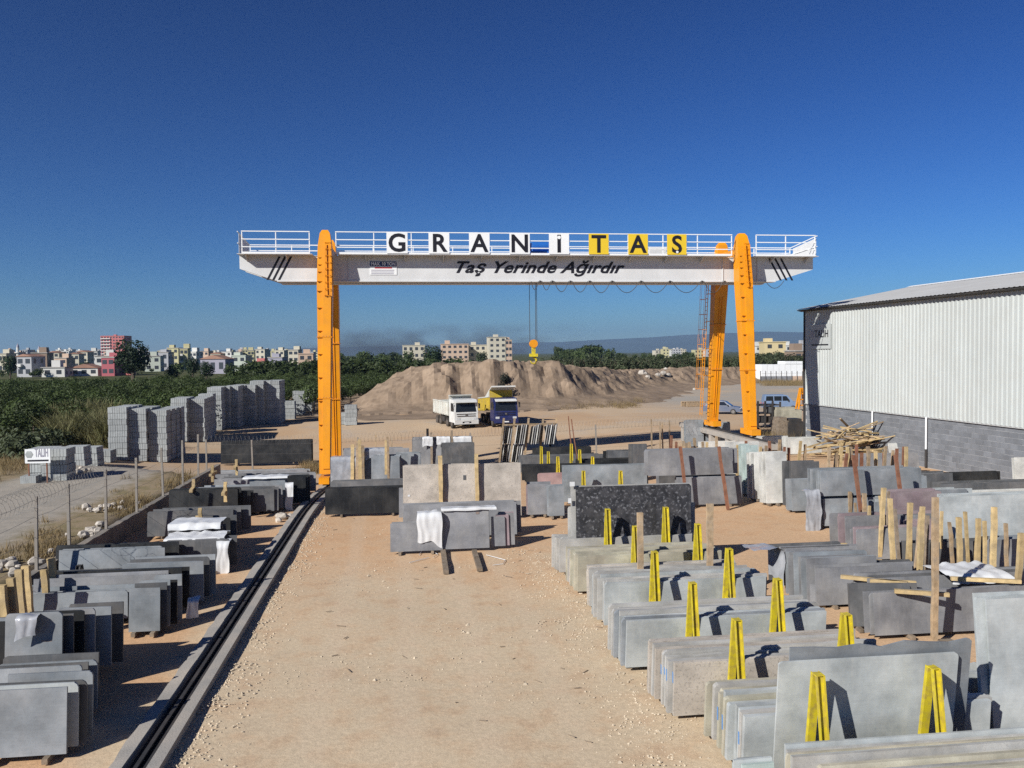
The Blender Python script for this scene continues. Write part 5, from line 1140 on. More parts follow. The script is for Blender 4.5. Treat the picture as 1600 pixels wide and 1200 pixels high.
def car(P, rz, m, label, van=False):
    c = tag(empty('parked_car' if not van else 'parked_van', P, rz), label, 'van' if van else 'car')
    Lc, W_ = (4.1, 1.7)
    if van: low = [(0,.3),(0,.75),(.12,.98),(1.0,1.12),(4.1,1.1),(4.12,.35)]; cabp = [(.75,1.1),(1.35,1.78),(1.7,1.86),(3.95,1.84),(4.08,1.1)]
    else: low = [(0,.3),(0,.62),(.15,.78),(1.1,.92),(3.9,.95),(4.1,.80),(4.1,.32)]; cabp = [(.95,.92),(1.65,1.42),(2.1,1.48),(3.2,1.44),(3.9,.95)]
    def loft(prof, w0, w1, z0, z1):
        mb = MB(); n = len(prof); vs = []
        for s in (-1, 1):
            for y, z in prof: vs.append((s*lerp(w0, w1, min(1, max(0, (z-z0)/(z1-z0))))/2, y, z))
        return mb.add(vs, [tuple(range(n)), tuple(range(2*n-1, n-1, -1))]+[(i, (i+1) % n, n+(i+1) % n, n+i) for i in range(n)])
    body = L(loft(low, W_, W_*.97, .3, 1.1), 'body', m, c)
    zc0, zc1 = cabp[0][1], max(p[1] for p in cabp)
    cabo = L(loft(cabp, W_*.95, W_*.80, zc0, zc1), 'cabin', m, c)
    def side(a, b, s, z0, z1, inset=.0):
        w0 = lerp(W_*.95, W_*.80, (z0-zc0)/(zc1-zc0))/2+.006; w1 = lerp(W_*.95, W_*.80, (z1-zc0)/(zc1-zc0))/2+.006
        mb = MB(); mb.add([(s*w0, a[0], z0), (s*w0, b[0], z0), (s*w1, b[1], z1), (s*w1, a[1], z1), (s*(w0-.03), a[0], z0), (s*(w0-.03), b[0], z0), (s*(w1-.03), b[1], z1), (s*(w1-.03), a[1], z1)], [(0,1,2,3),(4,5,6,7),(0,1,5,4),(1,2,6,5),(2,3,7,6),(3,0,4,7)]); L(mb, 'side_window', 'glass', cabo)
    for s in (-1, 1):
        if van:
            for a, b in (((1.1, 1.5), (1.95, 1.95)), ((2.05, 2.05), (2.9, 2.9)), ((3.0, 3.0), (3.85, 3.8))): side(a, b, s, 1.16, 1.7)
        else:
            for a, b in (((1.35, 1.75), (2.3, 2.3)), ((2.4, 2.4), (3.45, 3.2))): side(a, b, s, .98, 1.38)
        for y in (.78, 3.3):
            mb = MB(); mb.cyl((s*.66, y, .31), (s*.86, y, .31), .31, n=16); wh_ = L(mb, 'wheel', 'black', c)
            mb = MB(); mb.cyl((s*.86, y, .31), (s*.875, y, .31), .19, n=12); L(mb, 'rim', 'steel', wh_)
        mb = MB(); mb.box((s*.62, .02, .66), (.32, .06, .15)); L(mb, 'headlight', 'chrome', body)
        mb = MB(); mb.box((s*.66, Lc, .85), (.2, .05, .25)); L(mb, 'tail_light', 'red_ink', body)
        mb = MB(); mb.box((s*.95, 1.35, 1.02 if not van else 1.2), (.16, .1, .12)); L(mb, 'mirror', 'dkmetal', cabo)
    (ya, za), (yb, zb) = cabp[0], cabp[1]
    nrm = Vector((0, -(zb-za), (yb-ya))).normalized()*.01
    def scr(y, z, w_): return [Vector((-w_, y, z))+nrm, Vector((w_, y, z))+nrm]
    A_ = scr(lerp(ya,yb,.1), lerp(za,zb,.1), W_*.42); B_ = scr(lerp(ya,yb,.92), lerp(za,zb,.92), W_*.37)
    mb = MB(); vs = [A_[0],A_[1],B_[1],B_[0]]; mb.add(vs+[p-nrm*3 for p in vs], [(0,1,2,3),(4,5,6,7),(0,1,5,4),(1,2,6,5),(2,3,7,6),(3,0,4,7)]); L(mb, 'windscreen', 'glass', cabo)
    mb = MB(); mb.box((0, -.02, .42), (1.55, .12, .2)); mb2 = L(mb, 'bumper', m, body)
    mb = MB(); mb.box((0, -.085, .45), (.5, .01, .11)); L(mb, 'number_plate', 'white', body)
    return c
car(Gh(1158, 647), RAD(62), 'car_grey', 'grey blue hatchback partly hidden behind the front crane leg')
car(Gh(1247, 641), RAD(78), 'van_blue', 'light blue van parked before the warehouse corner', van=True)

# dark steel racks, orange trestle and clutter between crane and warehouse
P = Gh(1202, 668); rk = tag(empty('steel_rack', P), 'black steel rack right of the front crane leg', 'rack')
x0, x1 = V(1184, 640, P.y).x, V(1219, 640, P.y).x; zt = V(1200, 628, P.y).z
for q_ in (0, .33, .66, 1):
    for dy in (0, 1.6): mb = MB(); x = lerp(x0, x1, q_); mb.span((x-.07, P.y+dy-.07, P.z-.05), (x+.07, P.y+dy+.07, zt)); sub(mb, 'upright', M['dkmetal'], rk)
for z in (zt-.3, lerp(P.z, zt, .55), lerp(P.z, zt, .2)):
    mb = MB(); mb.span((x0, P.y+.08, z-.06), (x1, P.y+1.5, z+.06)); sub(mb, 'shelf', M['dkmetal'], rk)
for i in range(5):
    x = lerp(x0+.3, x1-.4, U(0,1)); z = (lerp(P.z, zt, .55) if i % 2 else lerp(P.z, zt, .2))+.06
    mb = MB(); w_ = U(.4, .8); mb.span((x, P.y+.2, z+.002), (x+w_, P.y+1.2, z+U(.3, .6))); tag(mb.obj('storage_crate', M[random.choice(['g_dark', 'dkmetal', 'g_grey', 'b_white'])], loc=(0,0,0)), 'crate stored on the black steel rack', 'crate', 'crates on the steel rack')
P = Gh(1252, 642); ot = tag(empty('orange_trestle', P), 'orange painted trestle beside the blue van', 'trestle')
zt = V(1252, 606, P.y).z
for s in (-1, 1):
    for q_ in (-1, 1): mb = MB(); mb.beam((P.x+s*.55, P.y+q_*.4, P.z), (P.x+s*.12, P.y+q_*.1, zt), .16, .16); sub(mb, 'leg', M['orange'], ot)
for f_ in (.25, .5, .75):
    z = lerp(P.z, zt, f_); w_ = lerp(.5, .2, f_); mb = MB(); mb.span((P.x-w_, P.y-.28*(1-f_*.6), z-.06), (P.x+w_, P.y-.2*(1-f_*.6), z+.06)); sub(mb, 'rung', M['orange'], ot)
for i, (px, py, w_, h_, m_) in enumerate(((1238, 668, 1.5, 1.6, 'g_sand'), (1250, 690, .9, 1.5, 'dkmetal'), (1228, 690, .6, 1.6, 'wood_old'))):
    P = Gh(px, py); mb = MB(); n = 6; 
    mb.span((P.x-w_, P.y, P.z-.05), (P.x+w_*.6, P.y+1.4, P.z+h_)); mb.span((P.x-w_+.1, P.y+.1, P.z+h_+.001), (P.x+w_*.2, P.y+1.2, P.z+h_+.25))
    tag(mb.obj('packing_case', M[m_]), ('large sandy packing case near the warehouse corner', 'dark packing case at the warehouse corner', 'old wooden case below the sandy one')[i], 'case')
P = Gh(1080, 635); pl = tag(empty('wooden_pallet', P, .2), 'wooden pallet lying alone on the open ground', 'pallet')
for i in range(6): mb = MB(); mb.box((-.9+i*.36, 0, .62), (.22, 1.6, .05)); mb.obj('slat', M['wood'], pl)
for i in range(3): mb = MB(); mb.box((0, -.7+i*.7, .3), (2.1, .14, .56)); mb.obj('bearer', M['wood'], pl)

# fenced store of white cases far right
P0 = Gh(1188, 596)
for r in range(2):
    for i in range(7):
        px = 1190+i*9.2
        if r == 1 and i < 4: continue
        Y = P0.y; a, b = V(px, 580, Y), V(px+8.8, 580, Y); z0, z1 = (.0, V(px, 569.5, Y).z) if r == 0 else (V(px, 569.5, Y).z+.05, V(px, 564.5, Y).z)
        red = (r == 0 and i >= 5)
        mb = MB(); mb.span((a.x, Y, z0), (b.x, Y+4, z1)); mb.span((a.x+.05, Y-.06, (z0+z1)/2-.04), (b.x-.05, Y-.001, (z0+z1)/2+.04))
        tag(mb.obj('storage_case', M['b_peach' if red and False else 'white']), ORDN[i]+(' white storage case from the left in the fenced store' if r == 0 else ' white storage case of the upper tier in the fenced store'), 'case', 'white cases in the fenced store')
fs_ = tag(empty('store_fence', (P0.x, P0.y-6, 0)), 'grey panel fence in front of the white cases', 'fence')
for i in range(9):
    px = 1188+i*8.2; a, b = V(px, 600, P0.y-6), V(px+8, 600, P0.y-6); zt = V(px, 582, P0.y-6).z
    mb = MB(); mb.span((a.x, P0.y-6, -.1), (b.x, P0.y-5.95, zt*.62)); sub(mb, 'panel', M['g_grey' if i < 6 else 'b_peach'], fs_)
    mb = MB(); mb.beam((a.x, P0.y-6.05, -.1), (a.x, P0.y-6.05, zt*1.15), .12, .12); sub(mb, 'post', M['steel'], fs_)
# rocks at the foot of the mound
def rock(P, r, m, label, group, name='rubble_stone', cat='stone'):
    mb = MB(); n1, n2 = 7, 5; sd = U(0, 99)
    for j in range(n2):
        ph = math.pi*(j/(n2-1)-.5)
        for i in range(n1):
            th = 2*math.pi*i/n1; d = Vector((math.cos(th)*math.cos(ph), math.sin(th)*math.cos(ph), .75*math.sin(ph))); mb.v.append(tuple(d*r*(1+.4*NZ.noise(d*1.3+Vector((sd,0,0))))))
    mb.f = [(j*n1+i, j*n1+(i+1) % n1, (j+1)*n1+(i+1) % n1, (j+1)*n1+i) for j in range(n2-1) for i in range(n1)]
    return tag(mb.obj(name, M[m], loc=Vector(P)+Vector((0,0,r*.45))), label, cat, group)
for px, py, r in ((948, 608, .5), (957, 609, .35), (1005, 607, .9), (1012, 608, .5), (1028, 604, .6), (1036, 603, .7), (1044, 602, .7), (1040, 599, .5), (1085, 609, .3)):
    P = Gh(px, py); P.z = max(0, mound_z(P.x, P.y)); rock(P, r, 'rubble', 'pale boulder at the foot of the mound', 'pale boulders at the foot of the mound', 'boulder', 'boulder')
for cx, cy, n, sp, nm in ((170, 795, 16, 1.0, 'beside the fence on the verge'), (140, 835, 14, .9, 'where the wall starts on the verge'), (15, 885, 18, 1.0, 'at the left edge by the fence'), (120, 738, 12, 1.1, 'in front of the low block stacks'), (450, 810, 12, .5, 'on the earth left of the track')):
    c_ = Gh(cx, cy)
    for i in range(n):
        P = c_+Vector((random.gauss(0, sp*.5), random.gauss(0, sp*.6), 0)); P.z = hgt(P.x, P.y); rock(P, U(.06, .22), 'rubble', 'broken piece of rubble '+nm, 'rubble '+nm)
# ------------------------------------------------------------------ vegetation
def crown_mesh(rx, rz, n, leaf, seed, lobes=7, zc=0.0, name='crown', taper=0.0):
    rs = random.Random(seed); mb = MB(); L_ = []
    for i in range(lobes):
        th = 2*math.pi*i/lobes+rs.uniform(-.4, .4); q = rs.uniform(.25, .62); z = rs.uniform(-.45, .6)
        L_.append((Vector((math.cos(th)*rx*q*(1-taper*max(0, z)), math.sin(th)*rx*q*(1-taper*max(0, z)), zc+z*rz)), rs.uniform(.38, .62)))
    L_.append((Vector((0, 0, zc)), .75))
    for i in range(n):
        c, k = rs.choice(L_); d = Vector((rs.gauss(0,1), rs.gauss(0,1), rs.gauss(0,1))).normalized()
        p = c+Vector((d.x*rx*k, d.y*rx*k, d.z*rz*k))*rs.uniform(.72, 1.06)
        nrm = (d+Vector((rs.uniform(-.7,.7), rs.uniform(-.7,.7), rs.uniform(-.3,.8)))).normalized()
        a = nrm.orthogonal().normalized(); b = nrm.cross(a); t = rs.uniform(0, 6.28); a, b = a*math.cos(t)+b*math.sin(t), b*math.cos(t)-a*math.sin(t)
        s = leaf*rs.uniform(.6, 1.4)
        mb.add([p-a*s*.9, p-b*s*.5+nrm*s*.15, p+a*s, p+b*s*.55+nrm*s*.1], [(0,1,2),(0,2,3)])
    return mb.mesh(name)
def trunk_mesh(h, r, seed):
    rs = random.Random(seed); mb = MB(); mb.tube([(0,0,-.2),(rs.uniform(-.05,.05)*h,0,h*.35),(rs.uniform(-.06,.06)*h,rs.uniform(-.05,.05)*h,h*.62)], [r, r*.75, r*.5], 6)
    for i in range(4):
        th = i*1.57+rs.uniform(-.5,.5); mb.tube([(0,0,h*.38),(math.cos(th)*h*.18, math.sin(th)*h*.18, h*.6),(math.cos(th)*h*.3, math.sin(th)*h*.3, h*.8)], [r*.5, r*.35, r*.12], 5)
    return mb.mesh('trunk')
KINDS_ = {}
def kind(key, rx, rz, n, leaf, h, zc, m, var=3, lobes=7, taper=0.):
    cs = []
    for i in range(var):
        c = crown_mesh(rx, rz, n, leaf, hash(key) % 1 + i*31+len(key)*7, lobes, zc, taper=taper); c.materials.append(M[m]); t = trunk_mesh(h, h*.035, i+5); t.materials.append(M['bark']); cs.append((c, t))
    KINDS_[key] = cs
kind('grove', 2.3, 1.75, 1700, .14, 3.6, 2.35, 'leaf_grove', 4)
kind('far', 2.4, 2.0, 260, .42, 3.6, 2.4, 'leaf_grove', 3)
kind('dark', 2.4, 3.0, 1500, .22, 6.4, 4.0, 'leaf_dark', 3, 9, .4)
kind('olive', 2.1, 2.9, 900, .26, 6.4, 3.5, 'leaf_olive', 4, 8)
kind('cypress', 1.0, 3.4, 500, .25, 7, 3.8, 'leaf_dark', 1, 6, .7)
def tree(x, y, key, s, label, group, z=0, name='tree', rz=None, sz=None):
    c, t = random.choice(KINDS_[key]); r = tag(empty(name, (x, y, z), U(0, 6.28) if rz is None else rz), label, 'tree', group); r.scale = (s, s, sz or s)
    link('trunk', t, None, r); link('crown', c, None, r); return r
# the citrus grove on the left
pos = []; y = 62.0
def edge(y): return -27+sstep(y, 60, 92)*7+sstep(y, 88, 118)*12+sstep(y, 118, 175)*24
while y < 300:
    st = 4.4 if y < 150 else 5.5 if y < 220 else 7.5; x = edge(y)-U(0, 2)
    while V(-30, 600, y).x < x:
        xx, yy = x+U(-1.1, 1.1), y+U(-1.1, 1.1)
        if not (yy < 74 and xx > -33) and (yy < 172 or xx > -36-(yy-172)*.12): pos.append((xx, yy))
        x -= st
    y += st*.95
vis = []
for x, y in pos:
    if mound_z(x, y) > .5 and y > 100: continue
    vis.append((x, y))
vis.sort(key=lambda p: p[1]); print('grove', len(vis))
for x, y in vis[:290]:
    tree(x, y, 'grove', U(.8, 1.05), 'round green citrus tree in the dense grove on the left', 'citrus trees of the grove', name='citrus_tree', sz=U(.68, .95))
rest = MB(); cs = [k[0] for k in KINDS_['far']]
for x, y in vis[290:]:
    me = random.choice(cs); s = U(.9, 1.3); a = U(0, 6.28); ca, sa = math.cos(a)*s, math.sin(a)*s
    rest.add([(x+v.co.x*ca-v.co.y*sa, y+v.co.x*sa+v.co.y*ca, v.co.z*s) for v in me.vertices], [tuple(p.vertices) for p in me.polygons])
tag(rest.obj('grove', M['leaf_grove'], fix=False), 'far part of the citrus grove merging into one green mass', 'grove', kind='stuff')
# reeds and brush beside the block stacks
def blades(n, h, spread, seed, bend=.35, w_=.03):
    rs = random.Random(seed); mb = MB()
    for i in range(n):
        a = rs.uniform(0, 6.28); q = abs(rs.gauss(0, .5))*spread; p = Vector((math.cos(a)*q, math.sin(a)*q, 0)); d = Vector((rs.gauss(0,bend), rs.gauss(0,bend), 1)).normalized()
        hh = h*rs.uniform(.5, 1.1); s = Vector((-d.y, d.x, 0)); s = s.normalized() if s.length > .01 else Vector((1,0,0)); t = rs.uniform(0,6.28); s = Vector((math.cos(t), math.sin(t), 0))
        m_ = p+d*hh*.6; e = p+d*hh+Vector((d.x, d.y, -.2))*hh*.35
        mb.add([p-s*w_*.6, p+s*w_*.6, m_-s*w_, m_+s*w_, e], [(0,1,3,2),(2,3,4)])
    return mb.mesh('blades')
RM = [blades(420, 3.6, 1.5, i, .28, .045) for i in range(3)]
for m_ in RM: m_.materials.append(M['reed'])
for i in range(26):
    px, py = U(50, 172), U(668, 706); P = Gh(px, py+2); P.y += U(0, 6)
    o = link('reed_clump', RM[i % 3], None, loc=(P.x, P.y, hgt(P.x, P.y)), rotz=U(0, 6.28)); s = U(.6, 1.0); o.scale = (s, s, s*U(.8, 1.1)); tag(o, 'tall reed clump in the thicket left of the tall block stacks', 'reeds', 'reed clumps left of the block stacks')
BM_ = [crown_mesh(1.6, 1.0, 700, .16, 70+i, 6, .8, 'leaves') for i in range(2)]
for m_ in BM_: m_.materials.append(M['leaf_olive'])
for i in range(26):
    px, py = U(-10, 60) if i % 2 else U(-10, 170), U(660, 720); P = Gh(px, py); P.y += U(0, 5)
    if px > 55: P.y += 5
    o = link('wild_bush', BM_[i % 2], None, loc=(P.x, P.y, hgt(P.x, P.y)-.2), rotz=U(0, 6.28)); s = U(.6, 1.3); o.scale = (s, s, s); tag(o, 'dull green wild bush in the thicket beyond the grey track', 'bush', 'wild bushes in the thicket')
def grass(name, spots, label, m='drygrass', h=.45, per=40, w_=.012):
    mb = MB(); rs = random.Random(len(name))
    for x, y, z, r, hh in spots:
        for i in range(per):
            p = Vector((x+rs.gauss(0, r), y+rs.gauss(0, r), z)); d = Vector((rs.gauss(0,.35), rs.gauss(0,.35), 1)).normalized(); L_ = hh*rs.uniform(.4, 1.2); t = rs.uniform(0, 6.28); s = Vector((math.cos(t), math.sin(t), 0))*w_
            mb.add([p-s, p+s, p+d*L_], [(0,1,2)])
    return tag(mb.obj(name, M[m], fix=False), label, 'grass', kind='stuff')
sp = []
for i in range(300):
    y = U(20, 52); x = WALL_X-.4-abs(random.gauss(0, 1.0))
    if NZ.noise((x*.5, y*.25, 3)) < -.05: continue
    sp.append((x, y, hgt(x, y)-.02, .22, U(.15, .45)))
for i in range(200):
    y = U(42, 66); x = U(-30, -21.5); sp.append((x, y, hgt(x, y), .4, U(.4, .9)))
grass('dry_verge_grass', sp, 'dry yellow grass on the verge along the fence and track', per=34, w_=.014)
sp = []
for i in range(260):
    P = Gh(U(820, 1000), random.gauss(628, 5)); sp.append((P.x, P.y, hgt(P.x, P.y)-.05, .5, U(.4, 1.0)))
for i in range(120):
    P = Gh(U(1190, 1260), U(596, 603)); sp.append((P.x, P.y, 0, .8, U(.5, 1.2)))
for i in range(40):
    P = Gh(U(1180, 1240), U(685, 700)); sp.append((P.x, P.y, hgt(P.x, P.y), .4, U(.5, 1.1)))
for i in range(30):
    P = Gh(U(470, 500), U(725, 740)); sp.append((P.x, P.y, hgt(P.x, P.y), .25, U(.3, .6)))
grass('dry_weeds', sp, 'brown dry weeds before the mound and around the crane leg', per=50, w_=.02)
# single trees
for i, (px, py, D) in enumerate(((783, 590, 112), (794, 592, 112), (788, 583, 113.5))):
    p = V(px, py, D); o = link('mound_shrub', BM_[i % 2], M['leaf_dark'], loc=(p.x, D, mound_z(p.x, D)-.3), rotz=i*2.); o.scale = (.55, .55, 1.1); o.data = o.data.copy(); o.data.materials.clear(); o.data.materials.append(M['burnt']); tag(o, ('left', 'right', 'upper')[i]+' dark shrub on the face of the mound above the trucks', 'shrub', 'dark shrubs on the mound')
tree(V(207, 560, 230).x, 230, 'dark', 2.1, 'big dark tree beside the red house', 'large trees near the town', name='broadleaf_tree', sz=1.95)
for px, D, s, lab in ((300, 250, 1.0, 'dark tree before the yellow block'), (322, 240, .95, 'dark tree before the low pink house'), (268, 235, .8, 'dark bushy tree left of the yellow block'), (15, 300, 1.2, 'tree before the cream house at the left edge'), (440, 280, .9, 'dark tree near the left crane leg')):
    tree(V(px, 560, D).x, D, 'dark', s, lab, 'large trees near the town', name='broadleaf_tree')
for px, D, s, sz, lab in ((677, 330, 1.9, 1.72, 'tall round tree before the long cream building'), (752, 420, 1.6, 1.35, 'tree right in front of the cream building tower'), (650, 340, 1.35, .95, 'low tree at the left end of the cream building'), (633, 300, 1.2, .8, 'small tree left of the cream building')):
    tree(V(px, 560, D).x, D, 'olive' if px != 677 else 'dark', s, lab, 'trees at the cream building', name='broadleaf_tree', sz=sz)
n = 0
for row, (Y, x0, x1, st) in enumerate(((216, 38, 104, 2.9), (222, 36, 120, 3.4))):
    x = x0
    while x < x1:
        tree(x+U(-.5,.5), Y+U(-1,1)+(x-40)*.12, 'olive', U(.92, 1.12), 'olive tree in the dense row behind the mound', 'olive trees in the row behind the mound', name='olive_tree', sz=U(.88, 1.02)); x += st
for i in range(70):
    px = U(866, 1085); D = U(560, 760); k = U(1.0, 1.7)*(1.25 if px < 960 else .7)
    tree(V(px, 550, D).x, D, 'far', k*1.1, 'dark tree in the distant tree line right of the hook', 'distant tree line', name='distant_tree', sz=k*1.35)
for i in range(60):
    px = U(530, 660); D = U(420, 900); k = U(.9, 1.8)
    tree(V(px, 550, D).x, D, 'far', k, 'distant tree left of the long cream building', 'distant trees left of the cream building', name='distant_tree', sz=k*1.2)
for i in range(22):
    px = U(1185, 1255); D = U(250, 300); k = U(.9, 1.5)
    tree(V(px, 550, D).x, D, 'olive', k, 'tree around the yellow house at the right', 'trees around the yellow house', name='broadleaf_tree', sz=k*.8)
for i in range(90):
    px = U(0, 490); D = random.choice([U(310, 420), U(500, 900)]); k = U(.5, 1.2)*(1 if D < 450 else 1.4)
    tree(V(px, 550, D).x, D, 'far', k, 'small tree among the houses of the far town', 'trees among the town houses', name='town_tree')

# ------------------------------------------------------------------ the town
def prism_win(w_, h_): mb = MB(); mb.span((-w_/2, -.06, 0), (w_/2, .02, h_)); me = mb.mesh('window'); me.materials.append(M['pane']); return me
WIN = prism_win(1.5, 1.5)
def building(px0, px1, ytop, D, m, label, floors=None, windows=True, roof='flat', depth=None, rz=None, group='houses of the far town', balc=False):
    a, b = V(px0, 550, D), V(px1, 550, D); w_ = b.x-a.x; h = V((px0+px1)/2, ytop, D).z; d = depth or max(8, w_*.8)
    o = tag(empty('town_building', ((a.x+b.x)/2, D, 0), RAD(U(-14, 4)) if rz is None else rz), label, 'building', group)
    mb = MB(); mb.span((-w_/2, 0, -1), (w_/2, d, h)); mb.obj('wall', M[m], o)
    if roof == 'flat':
        mb = MB(); mb.span((-w_/2-.25, -.25, h+.002), (w_/2+.25, d+.25, h+.35)); r = mb.obj('roof', M['b_roofg' if U(0,1) < .6 else m], o)
        mb = MB(); q = U(-.3, .3)*w_; mb.span((q-1.5, d*.3, h+.352), (q+1.5, d*.3+3, h+.35+U(1.2, 2.6))); mb.obj('stair_head', M[m], r)
    else:
        mb = MB(); mb.prism([(-w_/2-.4, h), (w_/2+.4, h), (0, h+min(3, w_*.16))], lambda u, v, t: (u, t, v), -.4, d+.4); mb.obj('roof', M['b_roof'], o)
    fl = floors or max(1, int(h/3.1)); fh = h/fl; nc = max(2, int(w_/3.2))
    if windows:
        far = D > 600; allw = MB()
        for f in range(fl):
            for c in range(nc):
                x = -w_/2+w_*(c+.5)/nc; z = fh*f+fh*.32; s = min(1.15, w_/nc*.5)
                if far: allw.span((x-s*.75, -.06, z), (x+s*.75, .02, z+fh*.45))
                else:
                    k = link('window', WIN, None, o, (x, 0, z)); k.scale = (s, 1, fh*.3)
        nd = max(1, int(d/4))
        for f in range(fl):
            for c in range(nd):
                y = d*(c+.5)/nd; allw.span((w_/2-.02, y-.7, fh*f+fh*.32), (w_/2+.06, y+.7, fh*f+fh*.78))
        if allw.v: x = allw.obj('far_windows', M['pane'], o, fix=False); x['kind'] = 'stuff'
    if balc:
        for f in range(1, fl):
            mb = MB(); mb.span((-w_/2+.3, -1.3, fh*f), (-w_/2+w_*.42, -.065, fh*f+.95)); mb.obj('balcony', M['b_white'], o)
    return o
T = [(24,50,557,330,'b_grey','grey green house with dark balconies at the far left',True,'hip'),(49,73,552,400,'b_brown','brown unfinished block behind the grey house at the left',False,'flat'),
 (64,100,575,325,'b_white','low white shed below the brown block',False,'flat'),(109,152,575,335,'b_white','low white house with red roof left of the red house',False,'hip'),(157,179,559,330,'b_red','bright red house left of the big dark tree',False,'flat'),(181,203,563,345,'b_pink','pale red house half behind the big dark tree',False,'flat'),
 (157,195,525,1000,'b_pink','tall pink apartment tower above the town',True,'flat'),(-4,10,553,420,'b_cream','cream house at the left edge of the town',False,'flat'),(74,92,551,520,'b_cream','cream house right of the brown block',False,'hip'),(84,104,560,430,'b_peach','peach house below the cream one',True,'flat'),
 (108,123,553,520,'b_cream','cream house in the middle of the left town',False,'hip'),(119,137,550,560,'b_cream','pale cream house with gable left of the tower',False,'hip'),(140,152,549,600,'b_white','white house at the foot of the pink tower',False,'flat'),(148,186,557,380,'b_white','long white roofed house above the red house',False,'flat'),
 (226,250,557,420,'b_green','pale green house right of the big dark tree',False,'flat'),(240,263,551,460,'b_grey','grey white block left of the yellow one',False,'flat'),(261,279,544,560,'b_yellow','yellow house with high gable',False,'flat'),(281,293,545,470,'b_yellow','narrow tall yellow block',True,'flat'),
 (295,307,550,500,'b_white','white block with dark balconies right of the yellow one',True,'flat'),(312,326,549,620,'b_peach','peach house behind the low pink one',False,'flat'),(311,353,561,350,'b_lilac','long low house with reddish roof',False,'hip'),(328,345,553,560,'b_cream','cream house above the long low one',False,'hip'),
 (362,384,556,400,'b_green','mint green house left of the crane leg',False,'flat'),(384,414,569,330,'b_pink','low pink house before the green one',False,'flat'),(387,397,548,560,'b_yellow','pale yellow block behind the mint green house',False,'flat'),(398,414,546,640,'b_cream','cream block behind the low pink house',False,'flat'),
 (418,441,559,380,'b_lilac','lilac grey low building near the crane leg',False,'flat'),(429,444,548,560,'b_cream','cream block above the lilac one',False,'flat'),(450,466,547,440,'b_cream','tall cream block next to the crane leg',False,'flat'),(466,489,553,400,'b_peach','peach building right at the crane leg',False,'flat'),(345,362,550,640,'b_white','white house between the long low and the green one',False,'flat')]
for px0, px1, yt, D, m, lab, bal, rf_ in T: building(px0, px1, yt, D, m, lab, balc=bal, roof=rf_)
cn = {'b_cream': 'cream', 'b_white': 'white', 'b_yellow': 'yellow', 'b_peach': 'peach', 'b_grey': 'grey'}
for i in range(75):
    px = U(-5, 488) if i < 64 else U(1020, 1110); D = U(800, 1500); m = random.choice(list(cn)); w_ = U(7, 15)
    building(px, px+w_, U(546, 552) if px < 600 else U(545, 548), D, m, f"tiny {cn[m]} house on the skyline of the {'far town' if px < 600 else 'plain right of the hook'}", group=f"tiny {cn[m]} houses on the {'town skyline' if px < 600 else 'right plain'}", depth=12)
for px, yt, D in ((27.5, 537, 700), (61, 541, 650)):
    p = V(px, yt, D); r = tag(empty('minaret', (p.x, D, 0)), 'slender white minaret at the far left' if px < 40 else 'stout minaret with dark cap behind the brown block', 'minaret')
    for z0, z1, r0, r1, m_ in ((0, p.z*.6, 1.5, 1.3, 'b_white'), (p.z*.6, p.z*.63, 2.1, 2.1, 'b_white'), (p.z*.63, p.z*.85, 1.1, 1.0, 'b_white'), (p.z*.85, p.z+.5, 1.15, .05, 'b_lilac')):
        mb = MB(); mb.cyl((0,0,z0), (0,0,z1), r0, r1, 10); mb.obj('cap' if r1 < .1 else 'gallery' if r0 > 2 else 'shaft', M[m_], r)
H_ = 'cream hospital-like building'
for px0, px1, yt, m, lab in ((629,664,540,'b_cream','left wing of the long cream building beyond the mound'),(690,732,538,'b_peach','arcaded middle wing of the long cream building beyond the mound'),(716,768,539.5,'b_cream','long pale wing of the cream building beyond the mound'),(764,791,527,'b_cream','tower block of the cream building beyond the mound'),(790,800,531,'b_peach','narrow peach stair tower of the cream building')):
    D = 520 if px0 != 716 else 535; o = building(px0, px1, yt, D, m, lab, rz=0, group='wings of the long cream building', depth=14, windows=True)
building(1195, 1227, 535, 330, 'b_ochre', 'yellow flat roofed house beyond the olive trees at the right', rz=RAD(-8), group=None)
building(1228, 1246, 540, 420, 'b_white', 'white house right of the yellow house', rz=0, group=None); building(1244, 1262, 538, 520, 'b_grey', 'grey white houses by the warehouse corner', rz=0, group=None); building(1243, 1262, 549, 260, 'b_brown', 'brown shed by the warehouse corner', rz=0, group=None)
building(1182, 1195, 541, 500, 'b_white', 'white house left of the yellow house', rz=0, group=None)

# ------------------------------------------------------------------ stones and litter on the yard
rs = random.Random(5); mb = MB()
def pebble(x, y, z, r):
    v = [Vector((rs.uniform(.6,1.2)*r, 0, 0)), Vector((0, rs.uniform(.6,1.2)*r, 0)), Vector((-rs.uniform(.6,1.2)*r, 0, 0)), Vector((0, -rs.uniform(.6,1.2)*r, 0)), Vector((0, 0, rs.uniform(.5,.9)*r)), Vector((0,0,-.3*r))]
    a = rs.uniform(0, 6.28); ca, sa = math.cos(a), math.sin(a)
    mb.add([(x+p.x*ca-p.y*sa, y+p.x*sa+p.y*ca, z+p.z) for p in v], [(0,1,4),(1,2,4),(2,3,4),(3,0,4),(1,0,5),(2,1,5),(3,2,5),(0,3,5)])
for i in range(2600):                        # banked along the track
    y = 9+rs.random()**1.3*42; x = RX1+.02+abs(rs.gauss(0, .45)); pebble(x, y, gz(x, y)+.005, rs.uniform(.012, .045))
for i in range(7000):
    y = 10+rs.random()**1.5*35; x = rs.uniform(-4, 9)
    if NZ.noise((x*.35, y*.35, 2)) < .12: continue
    pebble(x, y, gz(x, y)+.003, rs.uniform(.008, .03) if rs.random() < .95 else rs.uniform(.04, .07))
